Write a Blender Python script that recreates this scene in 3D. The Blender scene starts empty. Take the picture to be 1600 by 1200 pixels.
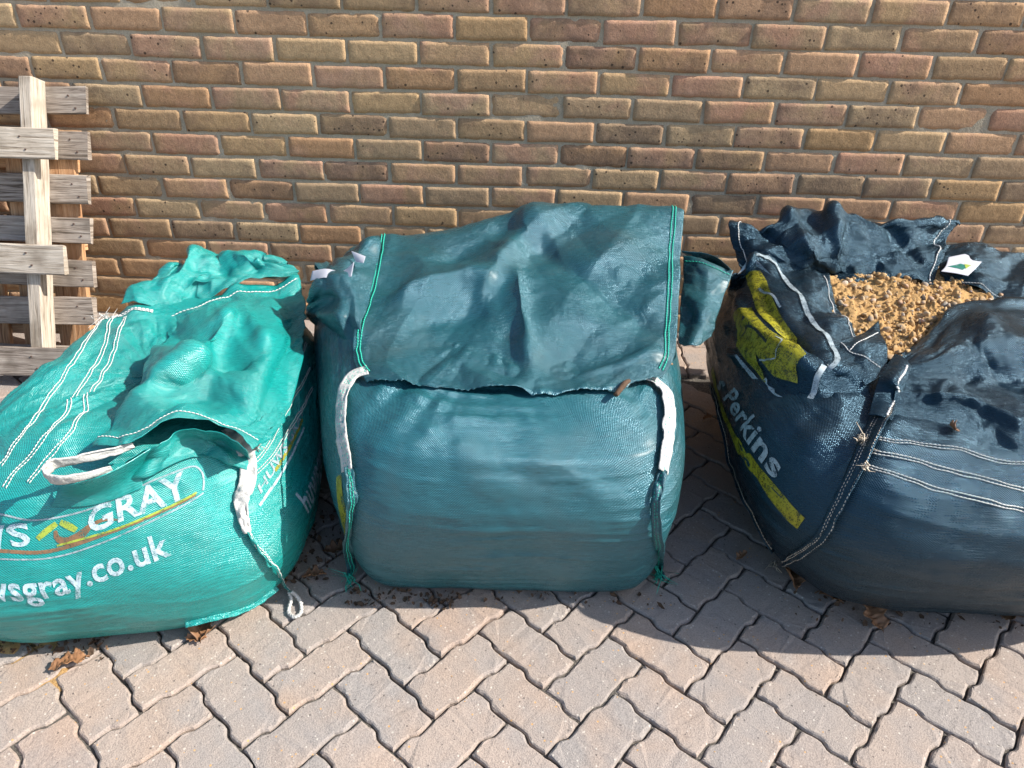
import bpy, bmesh, math, random
import numpy as np
from mathutils import Vector, Matrix

# ------------------------------------------------------------------ camera, sky, sun, exposure
S = bpy.context.scene
COL = S.collection
CAM = np.array([0.0, -2.531, 1.3275])
cam_d = bpy.data.cameras.new('camera')
cam = bpy.data.objects.new('camera', cam_d); COL.objects.link(cam); S.camera = cam
PITCH, YAW, ROLL = -0.5558, 0.0221, 0.0240
cam_d.sensor_fit = 'HORIZONTAL'; cam_d.sensor_width = 36.0
cam_d.lens = 36.0 * 1189.6 / 1600.0
cam_d.clip_start = 0.05; cam_d.clip_end = 400.0
def cam_axes():
    cp, sp, cy, sy = math.cos(PITCH), math.sin(PITCH), math.cos(YAW), math.sin(YAW)
    f = Vector((-sy*cp, cy*cp, sp)); r = Vector((cy, sy, 0)); u = r.cross(f)
    c, s = math.cos(ROLL), math.sin(ROLL)
    return c*r + s*u, -s*r + c*u, f
_r, _u, _f = cam_axes()
cam.matrix_world = Matrix(((_r.x, _u.x, -_f.x, CAM[0]), (_r.y, _u.y, -_f.y, CAM[1]), (_r.z, _u.z, -_f.z, CAM[2]), (0, 0, 0, 1)))

SUN = Vector((1.0, -0.075, 0.84)).normalized()          # towards the sun
elev = math.asin(SUN.z)
w = bpy.data.worlds.new('World'); S.world = w; w.use_nodes = True
nt = w.node_tree; bg = nt.nodes['Background']
sky = nt.nodes.new('ShaderNodeTexSky'); sky.sky_type = 'NISHITA'; sky.sun_disc = False
sky.sun_elevation = elev; sky.sun_rotation = math.atan2(SUN.x, SUN.y); sky.dust_density = 1.5; sky.ozone_density = 1.2
nt.links.new(sky.outputs[0], bg.inputs[0]); bg.inputs[1].default_value = 0.14
sun_d = bpy.data.lights.new('sun', 'SUN'); sun_d.energy = 5.0; sun_d.angle = math.radians(0.53); sun_d.color = (1.0, 0.95, 0.87)
sun = bpy.data.objects.new('sun', sun_d); COL.objects.link(sun)
sun.rotation_euler = SUN.to_track_quat('Z', 'Y').to_euler(); sun.location = SUN*20
S.view_settings.view_transform = 'Standard'; S.view_settings.look = 'None'
S.view_settings.gamma = 1.0; S.view_settings.use_curve_mapping = False
S.view_settings.exposure = 0.70

S.cycles.max_bounces = 6; S.cycles.diffuse_bounces = 3; S.cycles.glossy_bounces = 2; S.cycles.transparent_max_bounces = 6

# ------------------------------------------------------------------ small helpers
RNG = np.random.default_rng(7)
random.seed(5)
def tag(o, label=None, cat=None, group=None, kind=None):
    if label: o['label'] = label
    if cat: o['category'] = cat
    if group: o['group'] = group
    if kind: o['kind'] = kind
    return o
def empty(name, loc=(0, 0, 0), rz=0.0):
    o = bpy.data.objects.new(name, None); COL.objects.link(o)
    o.location = loc; o.rotation_euler = (0, 0, rz); o.empty_display_size = 0.05
    return o
def link(name, me, parent=None, mat=None):
    o = bpy.data.objects.new(name, me); COL.objects.link(o)
    if mat and not me.materials: me.materials.append(mat)
    if parent:
        o.parent = parent
        if parent.parent is None: o.matrix_parent_inverse = Matrix.LocRotScale(parent.location, parent.rotation_euler, None).inverted()
        else: o.matrix_parent_inverse = Matrix()
    return o
def mesh_from(name, verts, faces, mat=None, smooth=True):
    me = bpy.data.meshes.new(name)
    me.from_pydata([tuple(map(float, v)) for v in verts], [], [tuple(map(int, f)) for f in faces])
    if smooth: me.polygons.foreach_set('use_smooth', [True]*len(me.polygons))
    if mat: me.materials.append(mat)
    me.update()
    return me

# ------------------------------------------------------------------ GEO (numpy only)
def lattice_noise(x, y, seed=0, px=0):
    """smooth value noise in [-1,1]; px = integer period along x (0 = none)"""
    x = np.asarray(x, float); y = np.asarray(y, float)
    tab = np.random.default_rng(seed).uniform(-1, 1, (64, 64))
    x0 = np.floor(x).astype(int); y0 = np.floor(y).astype(int)
    fx = x - x0; fy = y - y0
    fx = fx*fx*fx*(fx*(fx*6-15)+10); fy = fy*fy*fy*(fy*(fy*6-15)+10)
    m = px if px else 64
    a = tab[(x0 % m) % 64, y0 % 64]; b = tab[((x0+1) % m) % 64, y0 % 64]
    c = tab[(x0 % m) % 64, (y0+1) % 64]; d = tab[((x0+1) % m) % 64, (y0+1) % 64]
    return (a*(1-fx)+b*fx)*(1-fy) + (c*(1-fx)+d*fx)*fy
def fbm(x, y, seed=0, octv=4, gain=0.5):
    s = 0; a = 1; f = 1
    for i in range(octv):
        s = s + a*lattice_noise(x*f+i*17.3, y*f+i*9.1, seed+i); a *= gain; f *= 2.03
    return s
def ridge(x, y, seed=0, sharp=2.0):
    return (1-np.abs(lattice_noise(x, y, seed)))**sharp
def sstep(a, b, x):
    t = np.clip((x-a)/(b-a), 0, 1); return t*t*(3-2*t)
def catmull(P, n, closed=False):
    """resample control points P (k,d) with a Catmull-Rom spline to n samples"""
    P = np.asarray(P, float); k = len(P)
    t = np.linspace(0, k-1, n); i = np.minimum(t.astype(int), k-2); f = (t-i)[:, None]
    g = lambda j: P[np.clip(j, 0, k-1)]
    a = np.where((i-1 < 0)[:, None], 2*g(i)-g(i+1), g(i-1)); d = np.where((i+2 > k-1)[:, None], 2*g(i+1)-g(i), g(i+2))
    b = g(i); c = g(i+1)
    return 0.5*(2*b + (c-a)*f + (2*a-5*b+4*c-d)*f*f + (3*b-a-3*c+d)*f**3)
def spline_sheet(ctrl, nv, nu):
    C = np.asarray(ctrl, float)                              # rows x cols x 3
    A = np.stack([catmull(row, nu) for row in C], 0)
    return np.stack([catmull(A[:, j], nv) for j in range(nu)], 1)
def normals(P, per=False):
    if per:
        du = np.roll(P, -1, 1) - np.roll(P, 1, 1)
    else:
        du = np.gradient(P, axis=1)
    dv = np.gradient(P, axis=0)
    n = np.cross(du, dv); l = np.linalg.norm(n, axis=2, keepdims=True)
    return n/np.maximum(l, 1e-9)
def relax(P, eu=1.0, ev=1.0, iters=120, k=0.02, bend=0.25, seed=1, amp=0.004, wl=0.05, nb=4, smooth=9):
    """crumple a cloth grid: rest lengths are scaled by eu / ev, so that the surplus buckles into folds"""
    P = P.copy(); T = P.copy()
    eu = np.broadcast_to(np.asarray(eu, float), P.shape[:2]); ev = np.broadcast_to(np.asarray(ev, float), P.shape[:2])
    L = lambda a, b: np.linalg.norm(a-b, axis=2)
    ru = L(P[:, 1:], P[:, :-1])*0.5*(eu[:, 1:]+eu[:, :-1]); rv = L(P[1:], P[:-1])*0.5*(ev[1:]+ev[:-1])
    rd1 = L(P[1:, 1:], P[:-1, :-1])*np.sqrt(eu*ev)[1:, 1:]; rd2 = L(P[1:, :-1], P[:-1, 1:])*np.sqrt(eu*ev)[1:, 1:]
    bu = L(P[:, nb:], P[:, :-nb])*eu[:, nb:]; bv = L(P[nb:], P[:-nb])*ev[nb:]
    n = normals(P)
    su = np.cumsum(np.r_[0, ru.mean(0)]); sv = np.cumsum(np.r_[0, rv.mean(1)])
    U, V = np.meshgrid(su/wl, sv/wl)
    P += n*(amp*fbm(U, V, seed, 3))[..., None]
    def con(a, b, r, s, ineq=False):
        d = b-a; l = np.linalg.norm(d, axis=2)+1e-9
        e = (l-r)/l
        if ineq: e = np.minimum(e, 0)
        return d*(0.5*s*e)[..., None]
    for it in range(iters):
        for o in (0, 1):
            a = P[:, o:-1:2]; b = P[:, o+1::2]; m = min(a.shape[1], b.shape[1])
            c = con(a[:, :m], b[:, :m], ru[:, o::2][:, :m], 1.0); a[:, :m] += c; b[:, :m] -= c
            a = P[o:-1:2]; b = P[o+1::2]; m = min(a.shape[0], b.shape[0])
            c = con(a[:m], b[:m], rv[o::2][:m], 1.0); a[:m] += c; b[:m] -= c
        c = con(P[:-1, :-1], P[1:, 1:], rd1, 0.35); P[:-1, :-1] += c; P[1:, 1:] -= c
        c = con(P[:-1, 1:], P[1:, :-1], rd2, 0.35); P[:-1, 1:] += c; P[1:, :-1] -= c
        if bend:
            c = con(P[:, :-nb], P[:, nb:], bu*0.96, bend, True); P[:, :-nb] += c; P[:, nb:] -= c
            c = con(P[:-nb], P[nb:], bv*0.96, bend, True); P[:-nb] += c; P[nb:] -= c
        P += k*(T-P)
    for it in range(smooth):                                 # take out grid-scale noise, keep the folds
        Q = P.copy()
        Q[1:-1, 1:-1] = .2*P[1:-1, 1:-1] + .2*(P[2:, 1:-1]+P[:-2, 1:-1]+P[1:-1, 2:]+P[1:-1, :-2])
        Q[0, 1:-1] = .5*P[0, 1:-1]+.25*(P[0, 2:]+P[0, :-2]); Q[-1, 1:-1] = .5*P[-1, 1:-1]+.25*(P[-1, 2:]+P[-1, :-2])
        Q[1:-1, 0] = .5*P[1:-1, 0]+.25*(P[2:, 0]+P[:-2, 0]); Q[1:-1, -1] = .5*P[1:-1, -1]+.25*(P[2:, -1]+P[:-2, -1])
        P = Q
    return P
def bag_shell(Q, prof, H, hc, nu=260, nv=96, seed=0, wr=0.004, sag=1.0):
    """a filled sack: superellipse rings mapped on the ground quad Q (FL,FR,BR,BL); prof rows = (scale, z/H, exponent)"""
    Q = np.asarray(Q, float); prof = np.asarray(prof, float)
    # resample the profile evenly
    pr = catmull(prof, 400)
    d = np.r_[0, np.cumsum(np.hypot(np.diff(pr[:, 0])*0.45, np.diff(pr[:, 1])*H))]
    t = np.linspace(0, d[-1], nv)
    R = np.interp(t, d, pr[:, 0]); Z = np.interp(t, d, pr[:, 1]); N = np.interp(t, d, pr[:, 2])
    th = (np.arange(nu)/nu)*2*np.pi - np.pi*0.75           # starts at the front-left corner, runs to the front-right
    c, s_ = np.cos(th), np.sin(th)
    P = np.zeros((nv, nu, 3))
    for i in range(nv):
        e = 2.0/N[i]
        a = np.sign(c)*np.abs(c)**e*R[i]; b = np.sign(s_)*np.abs(s_)**e*R[i]
        u = (a+1)/2; v = (b+1)/2
        xy = ((1-u)*(1-v))[:, None]*Q[0] + (u*(1-v))[:, None]*Q[1] + (u*v)[:, None]*Q[2] + ((1-u)*v)[:, None]*Q[3]
        h = (1-u)*(1-v)*hc[0] + u*(1-v)*hc[1] + u*v*hc[2] + (1-u)*v*hc[3]
        P[i, :, :2] = xy; P[i, :, 2] = Z[i]*H*(1+(h-1)*sstep(0, 1, Z[i]))
    # even out the arc length round each ring
    for i in range(nv):
        ring = np.vstack([P[i], P[i, :1]]); dd = np.r_[0, np.cumsum(np.linalg.norm(np.diff(ring, axis=0), axis=1))]
        if dd[-1] < 1e-4: continue
        tt = np.arange(nu)/nu*dd[-1]
        P[i] = np.stack([np.interp(tt, dd, ring[:, k]) for k in range(3)], 1)
    return P
def resample_rows(P):
    return P
class Surf:
    """bilinear lookup on a cloth grid; u in [0,1) round / across, v in [0,1] up"""
    def __init__(s, P, per): s.P = P; s.per = per; s.N = normals(P, per); s.nv, s.nu = P.shape[:2]
    def __call__(s, u, v, off=0.0):
        u = np.asarray(u, float); v = np.asarray(v, float)
        if s.per: x = (u % 1.0)*s.nu
        else: x = np.clip(u, 0, 1)*(s.nu-1)
        y = np.clip(v, 0, 1)*(s.nv-1)
        x0 = np.floor(x).astype(int); y0 = np.minimum(np.floor(y).astype(int), s.nv-2)
        if s.per: x1 = (x0+1) % s.nu; x0 = x0 % s.nu
        else: x0 = np.minimum(x0, s.nu-2); x1 = x0+1
        fx = (x-np.floor(x) if s.per else x-x0)[..., None]; fy = (y-y0)[..., None]
        g = lambda A: (A[y0, x0]*(1-fx)+A[y0, x1]*fx)*(1-fy) + (A[y0+1, x0]*(1-fx)+A[y0+1, x1]*fx)*fy
        n = g(s.N); n = n/np.maximum(np.linalg.norm(n, axis=-1, keepdims=True), 1e-9)
        return g(s.P) + n*off, n
# ------------------------------------------------------------------ GEO end

def grid_object(name, P, mat, parent=None, per=False, thick=0.0, flip=False):
    nv, nu = P.shape[:2]
    V = P.reshape(-1, 3)
    idx = np.arange(nv*nu).reshape(nv, nu)
    if per:
        a = idx[:-1]; b = np.roll(idx, -1, 1)[:-1]; c = np.roll(idx, -1, 1)[1:]; d = idx[1:]
    else:
        a = idx[:-1, :-1]; b = idx[:-1, 1:]; c = idx[1:, 1:]; d = idx[1:, :-1]
    F = np.stack([a, b, c, d], -1).reshape(-1, 4)
    if flip: F = F[:, ::-1]
    me = bpy.data.meshes.new(name)
    me.vertices.add(len(V)); me.vertices.foreach_set('co', V.astype(np.float32).ravel())
    me.loops.add(F.size); me.polygons.add(len(F))
    me.loops.foreach_set('vertex_index', F.ravel().astype(np.int32))
    me.polygons.foreach_set('loop_start', np.arange(0, F.size, 4, dtype=np.int32))
    me.polygons.foreach_set('use_smooth', np.ones(len(F), bool))
    me.update(calc_edges=True)
    # cloth coordinates in metres
    L = np.linalg.norm(np.diff(P, axis=1), axis=2).mean(); M = np.linalg.norm(np.diff(P, axis=0), axis=2).mean()
    gu, gv = np.meshgrid(np.arange(nu)*L, np.arange(nv)*M)
    uv = me.uv_layers.new(name='cloth')
    UV = np.stack([gu.ravel(), gv.ravel()], 1)[F.ravel()]
    if per:
        col = (F.ravel() % nu).reshape(-1, 4); seamf = (col.max(1) - col.min(1)) > 2
        U4 = UV.reshape(-1, 4, 2); fix = (col == 0) & seamf[:, None]; U4[..., 0][fix] = nu*L; UV = U4.reshape(-1, 2)
    uv.data.foreach_set('uv', UV.astype(np.float32).ravel())
    me.validate()
    o = link(name, me, parent, mat)
    if thick:
        m = o.modifiers.new('thickness', 'SOLIDIFY'); m.thickness = thick; m.offset = -1.0
    return o

# ------------------------------------------------------------------ materials
def new_mat(name):
    m = bpy.data.materials.new(name); m.use_nodes = True
    n = m.node_tree; b = n.nodes['Principled BSDF']
    return m, n, b
class NT:
    def __init__(s, n): s.n = n
    def add(s, t, **kw):
        x = s.n.nodes.new(t)
        for k, v in kw.items():
            if k.startswith('in_'):
                key = k[3:]; key = int(key) if key.isdigit() else key
                x.inputs[key].default_value = v
            else: setattr(x, k, v)
        return x
    def l(s, a, b): s.n.links.new(a, b)
    def noise(s, vec, scale, detail=4, rough=0.55, dist=0.0, out=0):
        x = s.add('ShaderNodeTexNoise'); x.inputs['Scale'].default_value = scale; x.inputs['Detail'].default_value = detail
        x.inputs['Roughness'].default_value = rough; x.inputs['Distortion'].default_value = dist
        if vec is not None: s.l(vec, x.inputs['Vector'])
        return x.outputs[out]
    def ramp(s, fac, stops, interp='LINEAR'):
        x = s.add('ShaderNodeValToRGB'); x.color_ramp.interpolation = interp
        e = x.color_ramp.elements
        while len(e) < len(stops): e.new(0.5)
        for k, (p, c) in zip(e, stops): k.position = p; k.color = c if len(c) == 4 else tuple(c)+(1,)
        s.l(fac, x.inputs[0]); return x.outputs[0]
    def mix(s, fac, a, b, mode='MIX'):
        x = s.add('ShaderNodeMix', data_type='RGBA', blend_type=mode)
        for sock, v in ((x.inputs[0], fac), (x.inputs[6], a), (x.inputs[7], b)):
            if hasattr(v, 'is_linked'): s.l(v, sock)
            else: sock.default_value = v if not isinstance(v, tuple) or len(v) == 4 else v+(1,)
        return x.outputs[2]
    def math(s, op, a, b=None, c=None):
        x = s.add('ShaderNodeMath', operation=op)
        for i, v in enumerate((a, b, c)):
            if v is None: continue
            if hasattr(v, 'is_linked'): s.l(v, x.inputs[i])
            else: x.inputs[i].default_value = v
        return x.outputs[0]
    def bump(s, h, strength, dist, prev=None):
        x = s.add('ShaderNodeBump'); x.inputs['Strength'].default_value = strength; x.inputs['Distance'].default_value = dist
        s.l(h, x.inputs['Height'])
        if prev is not None: s.l(prev, x.inputs['Normal'])
        return x.outputs[0]
    def coord(s, out='Object'): return s.add('ShaderNodeTexCoord').outputs[out]
    def rnd(s):
        """one random number for each object and each loose piece of a joined mesh"""
        a = s.add('ShaderNodeObjectInfo').outputs['Random']; b = s.add('ShaderNodeNewGeometry').outputs['Random Per Island']
        return s.math('FRACT', s.math('ADD', a, s.math('MULTIPLY', b, 3.7)))
    def offset(s, vec, r, k=37.0):
        c = s.add('ShaderNodeCombineXYZ'); m = s.math('MULTIPLY', r, k)
        s.l(m, c.inputs[0]); s.l(s.math('MULTIPLY', r, k*1.7), c.inputs[1]); s.l(m, c.inputs[2])
        v = s.add('ShaderNodeVectorMath', operation='ADD'); s.l(vec, v.inputs[0]); s.l(c.outputs[0], v.inputs[1])
        return v.outputs[0]
def setb(b, **kw):
    for k, v in kw.items():
        k = k.replace('_', ' ')
        b.inputs[k].default_value = v

def mat_brick():
    m, n, b = new_mat('brick'); t = NT(n)
    r = t.rnd(); v = t.offset(t.coord(), r)
    base = t.ramp(r, [(0.0, (.42, .265, .135)), (.15, (.47, .32, .18)), (.3, (.37, .255, .155)), (.45, (.485, .345, .20)), (.6, (.43, .25, .135)), (.72, (.39, .265, .15)), (.86, (.47, .285, .17)), (1, (.46, .31, .165))])
    pinkr = t.math('FRACT', t.math('MULTIPLY', r, 7.31))
    big = t.noise(v, 11, 3, .5, .4)
    f = t.ramp(t.math('ADD', big, t.math('MULTIPLY', t.math('SUBTRACT', pinkr, .5), .45)), [(.52, (0, 0, 0)), (.78, (1, 1, 1))])
    pink = t.mix(t.ramp(t.noise(v, 6, 2), [(.35, (0, 0, 0)), (.7, (1, 1, 1))]), (.46, .275, .20), (.44, .215, .15))
    col = t.mix(t.math('MULTIPLY', f, .6), base, pink)
    darkr = t.math('FRACT', t.math('MULTIPLY', r, 13.7))
    big2 = t.noise(t.offset(v, r, 11.0), 14, 3, .5, .3)
    f2 = t.ramp(t.math('ADD', big2, t.math('MULTIPLY', t.math('SUBTRACT', darkr, .5), .5)), [(.55, (0, 0, 0)), (.85, (1, 1, 1))])
    col = t.mix(t.math('MULTIPLY', f2, .62), col, (.17, .115, .085))
    fine = t.noise(v, 260, 3, .7)
    col = t.mix(.55, col, t.ramp(fine, [(.3, (.5, .5, .5)), (.5, (.98, .98, .98)), (.72, (1.35, 1.33, 1.28))]), 'MULTIPLY')
    grain = t.noise(v, 60, 4, .6)
    col = t.mix(.55, col, t.ramp(grain, [(.3, (.72, .70, .66)), (.65, (1.12, 1.12, 1.12))]), 'MULTIPLY')
    vo = t.add('ShaderNodeTexVoronoi', feature='F1'); vo.inputs['Scale'].default_value = 62; t.l(v, vo.inputs['Vector'])
    vc = t.add('ShaderNodeSeparateColor'); t.l(vo.outputs['Color'], vc.inputs[0])
    spot = t.math('MULTIPLY', t.math('LESS_THAN', t.math('DIVIDE', vo.outputs['Distance'], t.math('ADD', vc.outputs[0], .12)), .24), t.math('GREATER_THAN', t.math('ADD', vc.outputs[1], t.math('MULTIPLY', darkr, .5)), 1.02))
    col = t.mix(t.math('MULTIPLY', spot, .85), col, (.045, .032, .025))
    t.l(col, b.inputs['Base Color']); setb(b, Roughness=.93); b.inputs['Specular IOR Level'].default_value = .2
    n1 = t.bump(grain, .40, .005); n2 = t.bump(fine, .6, .0018, n1)
    t.l(n2, b.inputs['Normal']); return m
def mat_mortar():
    m, n, b = new_mat('mortar'); t = NT(n); v = t.coord()
    a = t.noise(v, 9, 4); f = t.noise(v, 220, 3, .7)
    col = t.ramp(a, [(.3, (.35, .295, .21)), (.7, (.48, .41, .305))])
    col = t.mix(.5, col, t.ramp(f, [(.3, (.6, .6, .6)), (.7, (1.25, 1.25, 1.25))]), 'MULTIPLY')
    t.l(col, b.inputs['Base Color']); setb(b, Roughness=.95)
    t.l(t.bump(f, .8, .003, t.bump(t.noise(v, 45, 3), .6, .006)), b.inputs['Normal']); return m
def mat_paver():
    m, n, b = new_mat('paver'); t = NT(n); r = t.rnd(); v = t.offset(t.coord(), r, 23.0)
    base = t.ramp(r, [(0, (.33, .272, .232)), (.2, (.37, .288, .236)), (.4, (.29, .258, .235)), (.6, (.385, .30, .245)), (.75, (.30, .268, .245)), (.88, (.36, .272, .22)), (1, (.335, .28, .24))])
    big = t.noise(v, 9, 3, .5, .3)
    col = t.mix(t.ramp(big, [(.42, (0, 0, 0)), (.75, (.8, .8, .8))]), base, (.28, .255, .24))
    col = t.mix(t.ramp(t.noise(t.offset(v, r, 9.), 7, 2), [(.5, (0, 0, 0)), (.8, (.6, .6, .6))]), col, (.40, .275, .195))
    fine = t.noise(v, 330, 2, .7)
    col = t.mix(.6, col, t.ramp(fine, [(.28, (.5, .5, .5)), (.5, (1, 1, 1)), (.75, (1.35, 1.34, 1.3))]), 'MULTIPLY')
    vo = t.add('ShaderNodeTexVoronoi', feature='F1'); vo.inputs['Scale'].default_value = 130; t.l(v, vo.inputs['Vector'])
    vc = t.add('ShaderNodeSeparateColor'); t.l(vo.outputs['Color'], vc.inputs[0])
    near = t.math('LESS_THAN', vo.outputs['Distance'], .27)
    col = t.mix(t.math('MULTIPLY', near, t.math('MULTIPLY', t.math('GREATER_THAN', vc.outputs[0], .90), .45)), col, (.68, .62, .53))
    col = t.mix(t.math('MULTIPLY', near, t.math('MULTIPLY', t.math('LESS_THAN', vc.outputs[0], .04), .7)), col, (.07, .06, .055))
    col = t.mix(t.math('MULTIPLY', near, t.math('MULTIPLY', t.math('GREATER_THAN', vc.outputs[1], .965), .8)), col, (.55, .30, .10))
    t.l(col, b.inputs['Base Color']); setb(b, Roughness=.88); b.inputs['Specular IOR Level'].default_value = .3
    t.l(t.bump(fine, .7, .0022, t.bump(t.noise(v, 50, 4), .5, .004)), b.inputs['Normal']); return m
def mat_joint():
    m, n, b = new_mat('joint_sand'); t = NT(n); v = t.coord()
    f = t.noise(v, 180, 4, .7)
    t.l(t.ramp(f, [(.3, (.04, .036, .031)), (.55, (.12, .105, .088)), (.75, (.25, .22, .18))]), b.inputs['Base Color']); setb(b, Roughness=.95)
    t.l(t.bump(f, 1, .006), b.inputs['Normal']); return m
def mat_wood(name, a, c, dark):
    m, n, b = new_mat(name); t = NT(n); r = t.rnd(); v = t.offset(t.coord('Generated'), r, 11.)
    mp = t.add('ShaderNodeMapping'); mp.inputs['Scale'].default_value = (1, 1, 1)
    uvn = t.add('ShaderNodeUVMap'); t.l(t.offset(uvn.outputs[0], r, 5.3), mp.inputs[0])
    mp.inputs['Scale'].default_value = (4.0, 70.0, 1.0)
    g = t.noise(mp.outputs[0], 1.6, 5, .65, .9)
    m2 = t.add('ShaderNodeMapping'); t.l(t.offset(uvn.outputs[0], r, 5.3), m2.inputs[0]); m2.inputs['Scale'].default_value = (9, 300, 1)
    g2 = t.noise(m2.outputs[0], 1.0, 3, .6)
    col = t.ramp(g, [(.33, dark), (.46, a), (.66, c)])
    col = t.mix(.6, col, t.ramp(g2, [(.3, (.62, .6, .58)), (.6, (1.1, 1.1, 1.1))]), 'MULTIPLY')
    bl = t.noise(t.offset(uvn.outputs[0], r, 3.1), 9, 3)
    col = t.mix(t.ramp(bl, [(.48, (0, 0, 0)), (.72, (.7, .7, .7))]), col, dark)
    col = t.mix(.5, col, t.ramp(r, [(0, (.8, .78, .76)), (1, (1.15, 1.13, 1.1))]), 'MULTIPLY')
    t.l(col, b.inputs['Base Color']); setb(b, Roughness=.85); b.inputs['Specular IOR Level'].default_value = .25
    t.l(t.bump(g2, .5, .002, t.bump(g, .7, .004)), b.inputs['Normal']); return m
def mat_fabric(name, c1, c2, dirt, rough=.40, spec=.6, weave=1.0, period=.0042, dirtamt=.35, tint=(1, 1, 1, 1), crink=1.0, coat=0.0):
    m, n, b = new_mat(name); t = NT(n); uvn = t.add('ShaderNodeUVMap'); uvn.uv_map = 'cloth'; uv = uvn.outputs[0]; ob = t.coord()
    sp = t.add('ShaderNodeSeparateXYZ'); t.l(uv, sp.inputs[0])
    kx = 2*math.pi/period
    sx = t.math('SINE', t.math('MULTIPLY', sp.outputs[0], kx)); sy = t.math('SINE', t.math('MULTIPLY', sp.outputs[1], kx))
    wv = t.math('MULTIPLY', sx, sy)                          # over-under squares of the tape weave
    mp = t.add('ShaderNodeMapping'); t.l(uv, mp.inputs[0]); mp.inputs['Scale'].default_value = (45, 420, 1)
    streak = t.noise(mp.outputs[0], 1.0, 2, .6)
    big = t.noise(ob, 6.0, 3, .6)
    col = t.mix(big, c1, c2)
    col = t.mix(.55, col, t.ramp(streak, [(.3, (.55, .55, .55)), (.7, (1.3, 1.3, 1.3))]), 'MULTIPLY')
    col = t.mix(.30, col, t.ramp(wv, [(0, (.65, .65, .65)), (1, (1.2, 1.2, 1.2))]), 'MULTIPLY')
    dn = t.noise(ob, 4.5, 5, .68, .3)
    col = t.mix(t.math('MULTIPLY', t.ramp(dn, [(.48, (0, 0, 0)), (.72, (1, 1, 1))]), dirtamt), col, dirt)
    t.l(col, b.inputs['Base Color'])
    cr = t.noise(ob, 13, 2, .62, .6)
    rr = t.ramp(t.math('ADD', t.math('MULTIPLY', streak, .45), t.math('MULTIPLY', cr, .55)), [(.35, (rough-.10,)*3), (.65, (rough+.14,)*3)])
    t.l(rr, b.inputs['Roughness']); b.inputs['Specular IOR Level'].default_value = spec; b.inputs['Specular Tint'].default_value = tint
    b.inputs['Coat Weight'].default_value = coat; b.inputs['Coat Roughness'].default_value = .34; b.inputs['Coat Tint'].default_value = (1, 1, 1, 1)
    # sharp crinkles: ridged noise
    rd = t.math('ABSOLUTE', t.math('SUBTRACT', t.noise(ob, 17, 2, .5, 1.0), .5))
    h = t.bump(rd, .30*crink, .012)
    h = t.bump(streak, .6*weave, .0018, h)
    h = t.bump(wv, .55*weave, .0011, h)
    t.l(h, b.inputs['Normal']); return m
def mat_plain(name, col, rough=.6, spec=.4, var=.25, scale=60, bump=.3):
    m, n, b = new_mat(name); t = NT(n); v = t.coord()
    f = t.noise(v, scale, 4, .6)
    c = t.mix(1.0, tuple(col)+(1,), t.ramp(f, [(.25, (1-var,)*3), (.75, (1+var*.6,)*3)]), 'MULTIPLY')
    t.l(c, b.inputs['Base Color']); setb(b, Roughness=rough); b.inputs['Specular IOR Level'].default_value = spec
    t.l(t.bump(f, bump, .002), b.inputs['Normal']); return m
def mat_print(name, col, wear=.45):
    m, n, b = new_mat(name); t = NT(n); v = t.coord()
    f = t.noise(v, 60, 4, .7); f2 = t.noise(v, 420, 2, .7)
    c = t.mix(1.0, tuple(col)+(1,), t.ramp(f, [(.30, (1-wear*.6,)*3), (.62, (1.06,)*3)]), 'MULTIPLY')
    t.l(c, b.inputs['Base Color']); setb(b, Roughness=.5); b.inputs['Specular IOR Level'].default_value = .5
    t.l(t.ramp(t.math('ADD', t.math('MULTIPLY', f, .5), t.math('MULTIPLY', f2, .5)), [(.32+wear*.12, (.12,)*3), (.44+wear*.14, (.92,)*3)]), b.inputs['Alpha'])
    return m
M = {}
M['brick'] = mat_brick(); M['mortar'] = mat_mortar(); M['paver'] = mat_paver(); M['joint'] = mat_joint()
M['wood_grey'] = mat_wood('weathered_wood', (.29, .24, .20), (.44, .385, .33), (.09, .07, .052))
M['wood_pale'] = mat_wood('pale_wood', (.46, .395, .32), (.60, .54, .46), (.19, .15, .11))
M['wood_new'] = mat_wood('new_pine', (.55, .30, .15), (.68, .42, .24), (.32, .16, .08))
TE = dict(c1=(.003, .335, .305, 1), c2=(.004, .275, .255, 1), dirt=(.08, .21, .18, 1), rough=.27, spec=.9, dirtamt=.30, tint=(.8, 1, 1, 1), coat=.15)
GR = dict(c1=(.021, .135, .158, 1), c2=(.014, .100, .124, 1), dirt=(.095, .105, .092, 1), rough=.26, spec=1.0, dirtamt=.28, tint=(.5, .8, 1, 1), coat=.25)
NA = dict(c1=(.0030, .0115, .019, 1), c2=(.0042, .016, .026, 1), dirt=(.026, .026, .023, 1), rough=.25, spec=.85, dirtamt=.45, tint=(.34, .70, 1, 1), coat=.0)
M['teal'] = mat_fabric('teal_woven', **TE); M['green'] = mat_fabric('dark_teal_woven_shaded', **dict(GR, c1=(.015, .100, .118, 1), c2=(.010, .072, .090, 1))); M['navy'] = mat_fabric('navy_woven', **NA)  # 'green': darker copy of the body cloth, the flap's weaker light put into colour
M['teal_b'] = mat_fabric('teal_woven_taut', crink=.35, **TE); M['green_b'] = mat_fabric('dark_teal_woven_taut', crink=.25, **GR); M['navy_b'] = mat_fabric('navy_woven_taut', crink=.35, **NA)

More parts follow.
